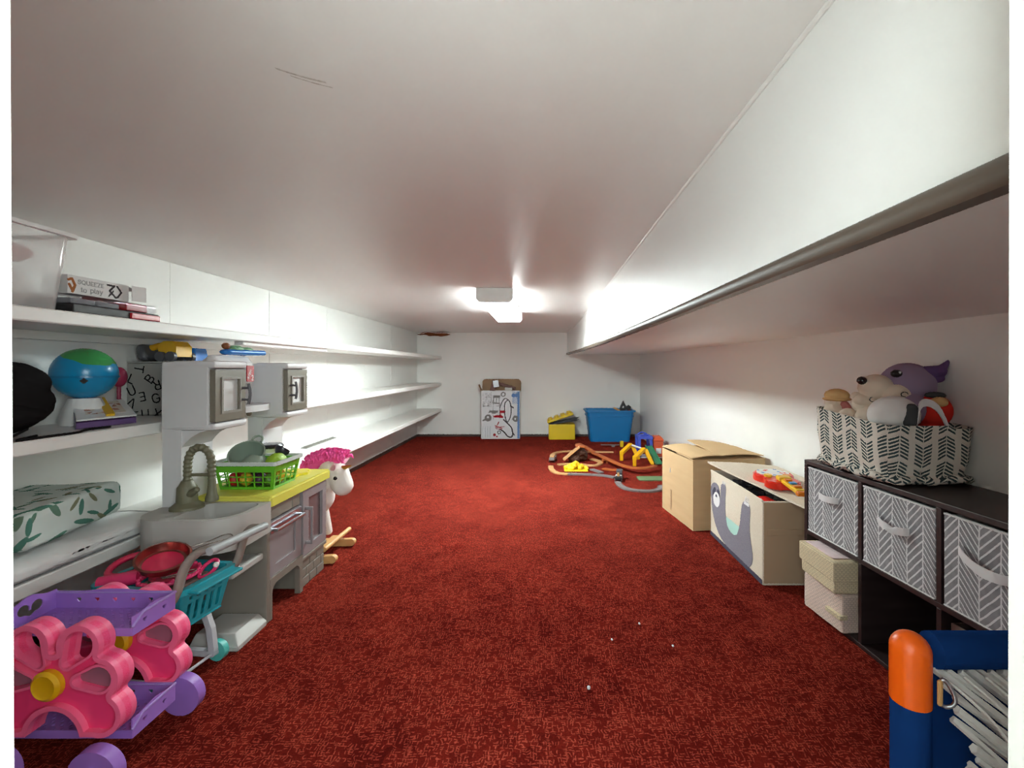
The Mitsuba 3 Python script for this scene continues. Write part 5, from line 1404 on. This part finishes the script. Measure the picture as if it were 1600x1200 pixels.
matte('herring_fabric', proc(herring), lambda p, n, uv: noise(p.x * 900, p.y * 900, p.z * 900), .0006)
matte('bin_white', (226, 226, 228))
for i in range(3):
    t = thing('fabric_bin', ['grey herringbone fabric bin in the far upper cube of the organiser', 'grey herringbone fabric bin in the middle upper cube with twisted handle', 'grey herringbone fabric bin in the near upper cube, tilted and slipping out'][i], 'storage bin', 'herringbone bins in the organiser')
    y1, y0 = -i * pitch - th - .006, -(i + 1) * pitch + .006
    dz = [0, 0, -.0][i]
    tilt = [0, 0, 0][i]
    fn = lambda m: ol(m)
    z0, z1 = .3195 + dz, .586 + dz
    front = sub(tm(mf(bx(.004, .010, y0, y1, z0 + .004, z1 - .005)).refine_to_length(.02)), 0)
    v = np.array(front.vertices)
    cx = 1 - (2 * (v[:, 1] - y0) / (y1 - y0) - 1) ** 2
    cz = 1 - (2 * (v[:, 2] - z0) / (z1 - z0) - 1) ** 2
    v[:, 0] += -.004 * cx * cz * meshkit.noise(v * 12 + i * 3)
    front.vertices = v
    b = add(t + '__front', fn(front), 'mat_herring_fabric', True)
    add(t + '__box', fn(mf(bx(.0105, OD - .012, y0 + .001, y1 - .001, z0 + .0005, z1 - .006)) - mf(bx(.016, OD - .018, y0 + .007, y1 - .007, z0 + .01, z1 + .1))), 'mat_bin_white', 20)
    for a_, b_ in ((z1 - .0048, z1), (z0, z0 + .0038)):
        part_label(add(t + '__binding', fn(bx(.0005, .0105, y0, y1, a_, b_, .001)), 'mat_bin_white', False), 'white binding')
    yc, zc = (y0 + y1) / 2 + .005, z0 + .175
    hl = [.055, .062, .085][i]
    pts, tw = [], []
    for s in np.linspace(-1, 1, 25):
        sag = [.004, .012, .022][i]
        pts.append((-.004 - .020 * (1 - s * s) ** .7, yc + s * hl, zc - sag * (1 - s * s) + [0, -.006, -.010][i] * -s))
        tw.append([0, 80, 30][i] * max(0, 1 - abs(s + .1) * 2.2))
    q = []
    for p, a in zip(pts, tw):
        ca, sa = math.cos(math.radians(a)), math.sin(math.radians(a))
        hw_ = .0125
        q.append([[p[0] - sa * hw_, p[1], p[2] - ca * hw_], [p[0] - sa * hw_ + .002, p[1], p[2] - ca * hw_], [p[0] + sa * hw_, p[1], p[2] + ca * hw_], [p[0] + sa * hw_ + .002, p[1], p[2] + ca * hw_]])
    part_label(add(t + '__handle', fn(cat([trimesh.Trimesh(np.array(q[k] + q[k + 1])).convex_hull for k in range(24)])), 'mat_bin_white', 40), 'white webbing handle')
# bins in the near lower cube
matte('box_brown', (120, 100, 92))
t = thing('brown_fabric_bin', 'brown grey fabric bin in the near lower cube behind the toy goal', 'storage bin')
add(t + '__bin', ol(mf(bx(.02, OD - .02, -OL + th + .008, -2 * pitch - th - .008, .017, .270, .004)) - mf(bx(.026, OD - .026, -OL + th + .014, -2 * pitch - th - .014, .03, .4))), 'mat_box_brown', 20)

# two woven paper boxes in the far lower cube, sticking out


def weave(p, n, uv):
    s = 1 / .0075
    u = (p.x + p.y) * s
    w = p.z * s
    r = dr.floor(w)
    k = u * .5 + .5 * (r - 2 * dr.floor(r / 2))
    j = dr.abs(k - dr.floor(k) - .5)
    g = w - r
    return smoothstep(.05, .35, dr.minimum(j * 2, dr.minimum(g, 1 - g) * 2))


def weave_col(tint):
    return lambda p, n, uv: mix(mi.Color3f(lin(tint)) * .72, mi.Color3f(lin(tint)), weave(p, n, uv))


matte('weave_cream', proc(weave_col((224, 208, 176))), weave, .0012)
matte('weave_pink', proc(weave_col((228, 206, 194))), weave, .0012)
matte('tissue_pink', (230, 210, 212))
for i, (z0, z1, lab, x0, rz) in enumerate(((.0175, .160, 'pale pink woven box at the bottom of the far lower cube', -.030, 2), (.166, .288, 'cream woven box on top of the pink one in the far lower cube', -.052, -3))):
    t = thing('woven_box', lab, 'storage box', 'woven boxes in the organiser')
    y0, y1 = -pitch + .035, -th - .025
    W = lambda m: ol(place(m, (x0, (y0 + y1) / 2, 0), rz=rz))
    hy = (y1 - y0) / 2 - .008
    outer_ = tm(mf(bx(0, .225, -hy, hy, z0, z1, .008)).refine_to_length(.025))
    outer_ = wobble(outer_, .003, 14, i)
    add(t + '__box', W(outer_), ['mat_weave_pink', 'mat_weave_cream'][i], 30)
    if i:
        add(t + '__lid_band', W(bx(-.006, .228, -hy - .005, hy + .005, z1 - .075, z1 - .002, .005)), 'mat_weave_cream', 20)
        add(t + '__tissue', W(wobble(grid_box(.01, .18, -hy + .02, hy - .02, z1 - .001, z1 + .004, .02), .004, 25, 3)), 'mat_tissue_pink', True)
    else:
        add(t + '__strap', W(bx(-.012, .02, -hy - .004, -hy + .075, z0 + .052, z0 + .070, .003)), 'mat_weave_cream', 20)

# ------------------------------------------------------------------ fabric basket with soft toys on the organiser
def arrows(p, n, uv):
    """Blocks of chevrons in columns, pointing up and down by turns."""
    side = dr.abs(n.x) > dr.abs(n.y)
    u = dr.select(side, p.y - .012, p.x + .018)
    w = .076
    c = dr.floor(u / w)
    f = u / w - c
    up = dr.select((c - 2 * dr.floor(c / 2)) > .5, 1.0, -1.0)
    d = dr.abs(f - .5)
    s = p.z + up * d * w * .55 + .5 * .084 * dr.select(up > 0, 1.0, 0.0)
    b = s / .084
    fb = b - dr.floor(b)
    l = fb * 7
    fl = l - dr.floor(l)
    on = (1 - smoothstep(.25, .32, dr.abs(fl - .5))) * (1 - smoothstep(.88, .90, fb)) * (1 - smoothstep(.35, .37, d)) * smoothstep(.015, .03, d)
    return mix(mi.Color3f(lin((214, 208, 198))), mi.Color3f(lin((44, 64, 68))), on * .97)


matte('arrow_fabric', proc(arrows), lambda p, n, uv: fbm(p.x * 18, p.y * 18, p.z * 18, 2), .006)
matte('basket_lining', (196, 188, 176))
N_ = thing('fabric_basket', 'off-white fabric basket with dark feather-arrow print on the organiser', 'fabric basket')
nx, ny, nz = 1.268, 1.680, .6145
W_, D_, Hb = .290, .390, .20


def bag_ring(z, grow, n=72):
    pl = rr(-W_ / 2 - grow, W_ / 2 + grow, -D_ / 2 - grow, D_ / 2 + grow, .055)
    return [pl.exterior.interpolate(k / n, normalized=True).coords[0] for k in range(n)]


levels = [(0.0, -.03), (.006, -.008), (.018, .006), (.03, .002), (.036, -.004), (.045, -.002), (.08, .004), (.13, .008), (.17, .008), (Hb, .012)]
v, f = [], []
nn = 72
for z, g in levels:
    for k, (x, y) in enumerate(bag_ring(z, g)):
        wv = .004 * math.sin(k * 1.7 + z * 60) * (1 if z < .05 else .5)
        lift = (.030 * max(0, (y / D_ + .5)) - .010 * (x > 0.05)) * (z / Hb) ** 2
        v.append([x * (1 + wv * 4), y + wv, z + lift])
for z, g in [(Hb, .007), (.13, .002), (.03, -.006)]:
    for k, (x, y) in enumerate(bag_ring(z, g)):
        lift = (.030 * max(0, (y / D_ + .5)) - .010 * (x > 0.05)) * (z / Hb) ** 2
        v.append([x, y, z + lift])
Lr = len(v) // nn
for i in range(Lr - 1):
    for k in range(nn):
        a, b = i * nn + k, i * nn + (k + 1) % nn
        f += [[a, b, b + nn], [a, b + nn, a + nn]]
c0, c1 = len(v), len(v) + 1
v += [[0, 0, 0], [0, 0, .03]]
for k in range(nn):
    kk = (k + 1) % nn
    f += [[c0, kk, k], [c1, (Lr - 1) * nn + k, (Lr - 1) * nn + kk]]
bag = trimesh.Trimesh(v, f, process=False); bag.fix_normals()
NB = lambda m: place(m, (nx, ny, nz), rz=1)
add(N_ + '__body', NB(bag), 'mat_arrow_fabric', True)
add(N_ + '__crease_roll', NB(tube([(x * 1.01, y * 1.01, .022 + .006 * math.sin(k * .9)) for k, (x, y) in enumerate(bag_ring(0, .004))], [.010 + .004 * math.sin(k * 1.3) for k in range(nn)], 8, closed=True)), 'mat_arrow_fabric', True)
part_label(add(N_ + '__strap', NB(sweep(spline([(-.045, -.182, .16), (-.040, -.184, .215), (-.022, -.184, .272), (.012, -.182, .268), (.052, -.182, .218), (.075, -.180, .16)], 24), [(-.003, -.012), (.003, -.012), (.003, .012), (-.003, .012)])), 'mat_bin_white', 30), 'white loop strap')
matte('plush_purple', (148, 128, 154), fur, .0009); matte('plush_violet', (98, 74, 118), fur, .0009); matte('plush_cream', (220, 204, 186), fur, .0009); matte('plush_snow', (228, 226, 224), fur, .0009); matte('plush_grey', (70, 72, 74), fur, .0009); matte('plush_red', (204, 52, 44), fur, .0009); matte('plush_tan', (206, 168, 118), fur, .0009); matte('plush_rose', (190, 120, 116), fur, .0009)
PL = lambda m: place(m, (nx, ny, nz))
t = thing('purple_plush', 'purple soft toy animal lying on its back at the top of the fabric basket', 'soft toy')
add(t + '__body', PL(blob([((.06, -.02, .325), (.088, .085, .082)), ((.025, -.05, .245), (.07, .08, .06))], .01)), 'mat_plush_purple', True)
part_label(add(t + '__muzzle', PL(blob([((-.045, -.01, .315), (.055, .06, .050)), ((-.010, -.065, .292), (.050, .032, .038)), ((-.070, .005, .270), (.045, .04, .026))], .008)), 'mat_plush_cream', True), 'cream muzzle and paws')
add(t + '__nose', PL(ball((-.098, -.012, .342), (.016, .018, .015), 14)), 'mat_eye_black', True)
e = add(t + '__eye', PL(ball((-.012, -.064, .368), (.020, .012, .014), 16)), 'mat_eye_black', True)
add(e + '__glint', PL(ball((-.008, -.0745, .372), .0045, 10)), 'mat_white_plastic', True)
add(t + '__ear', PL(blob([(((.115, -.04, .365), .030), ((.165, -.05, .385), .020)), (((.165, -.05, .385), .018), ((.195, -.055, .418), .007)), (((.12, -.04, .34), .024), ((.16, -.05, .36), .022))], .008, 8)) if False else PL(blob([(((.095, -.06, .368), .026), ((.135, -.07, .375), .022)), (((.135, -.07, .375), .018), ((.162, -.075, .410), .006)), (((.10, -.06, .35), .02), ((.135, -.07, .352), .016))], .008, 8)), 'mat_plush_violet', True)
part_label(t + '__ear', 'violet pointed ear')
for a, b, r in ((-.010, -.098, 0), (-.075, -.036, 0)):
    add(t + '__paw_stitch', PL(tube([(a + .012 * math.cos(q), b, .296 - (.022 if r == 0 and a < -.05 else 0) + .008 * math.sin(q)) for q in np.linspace(0, 5, 18)], .0014, 6)), 'mat_plush_grey', True)
t = thing('white_plush', 'round white soft toy with a dark grey ear in the front of the fabric basket', 'soft toy')
add(t + '__head', PL(blob([((-.062, -.115, .226), (.080, .066, .066)), ((-.055, -.11, .15), (.07, .06, .06))], .01)), 'mat_plush_snow', True)
part_label(add(t + '__ear', PL(blob([(((-.046, -.172, .252), .018), ((-.058, -.179, .210), .020))], .007, 4)), 'mat_plush_grey', True), 'dark grey ear')
t = thing('red_plush', 'red and orange soft toy behind the white strap of the fabric basket', 'soft toy')
add(t + '__body', PL(blob([((.086, -.105, .240), (.048, .055, .058)), ((.080, -.10, .155), (.045, .05, .05))], .01)), 'mat_plush_red', True)
part_label(add(t + '__face_patch', PL(ball((.072, -.142, .272), (.026, .022, .018), 18)), 'mat_plush_tan', True), 'tan patch')
add(t + '__cap', PL(lathe([(0, 0), (.034, 0), (.030, .012), (0, .018)], 20)), 'mat_plush_grey', 40, to_world=T().translate([.09, -.115, .258]) @ T().rotate([1, 0, 0], 20)) if False else add(t + '__cap', PL(ball((.082, -.115, .294), (.030, .028, .012), 18)), 'mat_plush_grey', True)
t = thing('bear_plush', 'small cream soft bear with round ears between the doll and the purple soft toy', 'soft toy')
add(t + '__body', PL(blob([((-.065, .02, .255), (.042, .045, .040)), ((-.065, -.01, .205), (.048, .05, .045)), ((-.045, .07, .24), (.03, .03, .03)), ((-.10, .06, .20), (.035, .035, .035))], .008)), 'mat_plush_cream', True)
add(t + '__ear', PL(ball((-.098, .02, .282), (.016, .02, .018), 14)), 'mat_plush_cream', True)
add(t + '__limb', PL(blob([(((-.02, .0, .225), .03), ((.02, -.02, .22), .03))], .008)), 'mat_plush_rose', True)
t = thing('rag_doll', 'cream and pink cloth doll with yellow hat at the far end of the fabric basket', 'doll')
add(t + '__body', PL(blob([((-.105, .135, .20), (.04, .045, .06)), ((-.10, .14, .255), (.036, .036, .032))], .008)), 'mat_plush_cream', True)
part_label(add(t + '__hat', PL(blob([((-.098, .13, .280), (.044, .044, .026)), ((-.098, .13, .265), (.05, .05, .010))], .007, 5)), 'mat_plush_tan', True), 'yellow tan hat')
add(t + '__scarf', PL(blob([(((-.085, .105, .245), .016), ((-.06, .085, .185), .024))], .007, 5)), 'mat_plush_rose', True)

# ------------------------------------------------------------------ toy goal at the near right
matte('navy_fabric', (22, 56, 112), lambda p, n, uv: fbm(p.x * 20, p.y * 20, p.z * 20, 2), .004); plastic('cap_orange', (250, 104, 22), 0.14); plastic('net_white', (240, 241, 238), 0.4)
G = thing('toy_goal', 'navy padded toy goal with orange corner cap and white net at the near right', 'toy goal')
gx0, gx1, gy, gz, gr = .626, 1.26, .775, .5235, .0285
add(G + '__post', cyl((gx0, gy, .001), (gx0, gy, gz - .045), gr, 24), 'mat_navy_fabric', 40)
add(G + '__post', cyl((gx1, gy, .001), (gx1, gy, gz - .045), gr, 24), 'mat_navy_fabric', 40)
add(G + '__crossbar', cyl((gx0 + .036, gy, gz - .002), (gx1 - .036, gy, gz - .002), .0285, 24), 'mat_navy_fabric', 40)
for x, s in ((gx0, 1), (gx1, -1)):
    cap = m3.Manifold.batch_hull([m3.Manifold.cylinder(.06, .0296, .0296, 32).translate((x, gy, gz - .088)), mball((x, gy, gz - .001), .0296, 32)])
    part_label(add(G + '__corner_cap', cap, 'mat_cap_orange', 50), 'orange corner cap')
add(G + '__ground_bar', cyl((gx0 + .03, gy - .30, .022), (gx1 - .03, gy - .30, .022), .020, 18), 'mat_navy_fabric', 40)
for x in (gx0, gx1):
    add(G + '__side_bar', cyl((x, gy - .03, .022), (x, gy - .30, .022), .020, 18), 'mat_navy_fabric', 40)
add(G + '__net_clip', tube(spline([(gx0 + .026, gy - .034, gz - .030), (gx0 + .036, gy - .040, gz - .045), (gx0 + .034, gy - .041, gz - .068), (gx0 + .026, gy - .037, gz - .072), (gx0 + .021, gy - .034, gz - .048)], 24, True), .0032, 8, closed=True), 'mat_silver', 50)
add(G + '__clip_tab', bx(gx0 + .016, gx0 + .024, gy - .038, gy - .032, gz - .072, gz - .030, .003), 'mat_wood_pale', 20)
# sloping navy back panel behind the net
add(G + '__rear_panel', trimesh.Trimesh([(gx0 + .031, gy + .020, gz - .032), (gx1 - .045, gy + .020, gz - .032), (gx0 + .031, gy + .025, gz - .032), (gx1 - .045, gy + .025, gz - .032), (gx0 + .031, gy - .02, .03), (gx1 - .045, gy - .02, .03), (gx0 + .031, gy - .014, .03), (gx1 - .045, gy - .014, .03)]).convex_hull, 'mat_navy_fabric', False)
net = []
# soft cords from the crossbar down and back to the ground bar, bunched in long diagonals
for i in range(44):
    s = -.45 + 1.45 * i / 43
    x0, sway = gx0 + .06 + s * (gx1 - gx0 - .12), .34 + .05 * math.sin(i * 2.1)
    pts = []
    for q in np.linspace(0, 1, 18):
        p = np.array([x0 + sway * q, gy - .008 - .085 * q - .02 * math.sin(PI * q) + .006 * math.sin(i * 1.7 + q * 6), gz - .030 - .26 * q])
        if gx0 + .034 < p[0] < gx1 - .045:
            pts.append(p)
    if len(pts) > 2:
        net.append(tube(pts, .0052 + .0026 * (i % 3 == 0), 5))
for i in range(14):
    x0 = gx0 + .036 + .035 * i
    net.append(tube(spline([(x0, gy - .022, gz - .034), (min(x0 + .05, gx1 - .05), gy - .085, gz - .10 - .004 * i), (min(x0 + .06, gx1 - .05), gy - .10, gz - .19), (min(x0 + .13, gx1 - .05), gy - .115, gz - .27)], 16), .0028, 5))
k = add(G + '__net', cat(net), 'mat_net_white', 60)
labels[k] = {'label': 'white knotted net', 'kind': 'stuff'}

# ------------------------------------------------------------------ crumbs on the carpet
for x, y, s, w_ in ((.377, 1.776, .0045, 'second'), (.254, 1.671, .004, 'third'), (.143, 1.418, .006, 'nearest and largest'), (.467, 1.633, .0045, 'rightmost')):
    t = thing('paper_crumb', {'second': 'tiny white crumb of paper on the carpet, farthest from the doorway', 'third': 'smallest white crumb of paper on the carpet, left of the farthest one', 'nearest and largest': 'largest white crumb of paper on the carpet, nearest the doorway', 'rightmost': 'tiny white crumb of paper on the carpet, nearest the cube organiser'}[w_], 'paper scrap', 'crumbs on the carpet')
    add(t + '__scrap', wobble(place(trimesh.creation.icosphere(1, s), (x, y, .003 + s * .5)), .002, 200, int(x * 1000)), 'mat_print_paper', False)
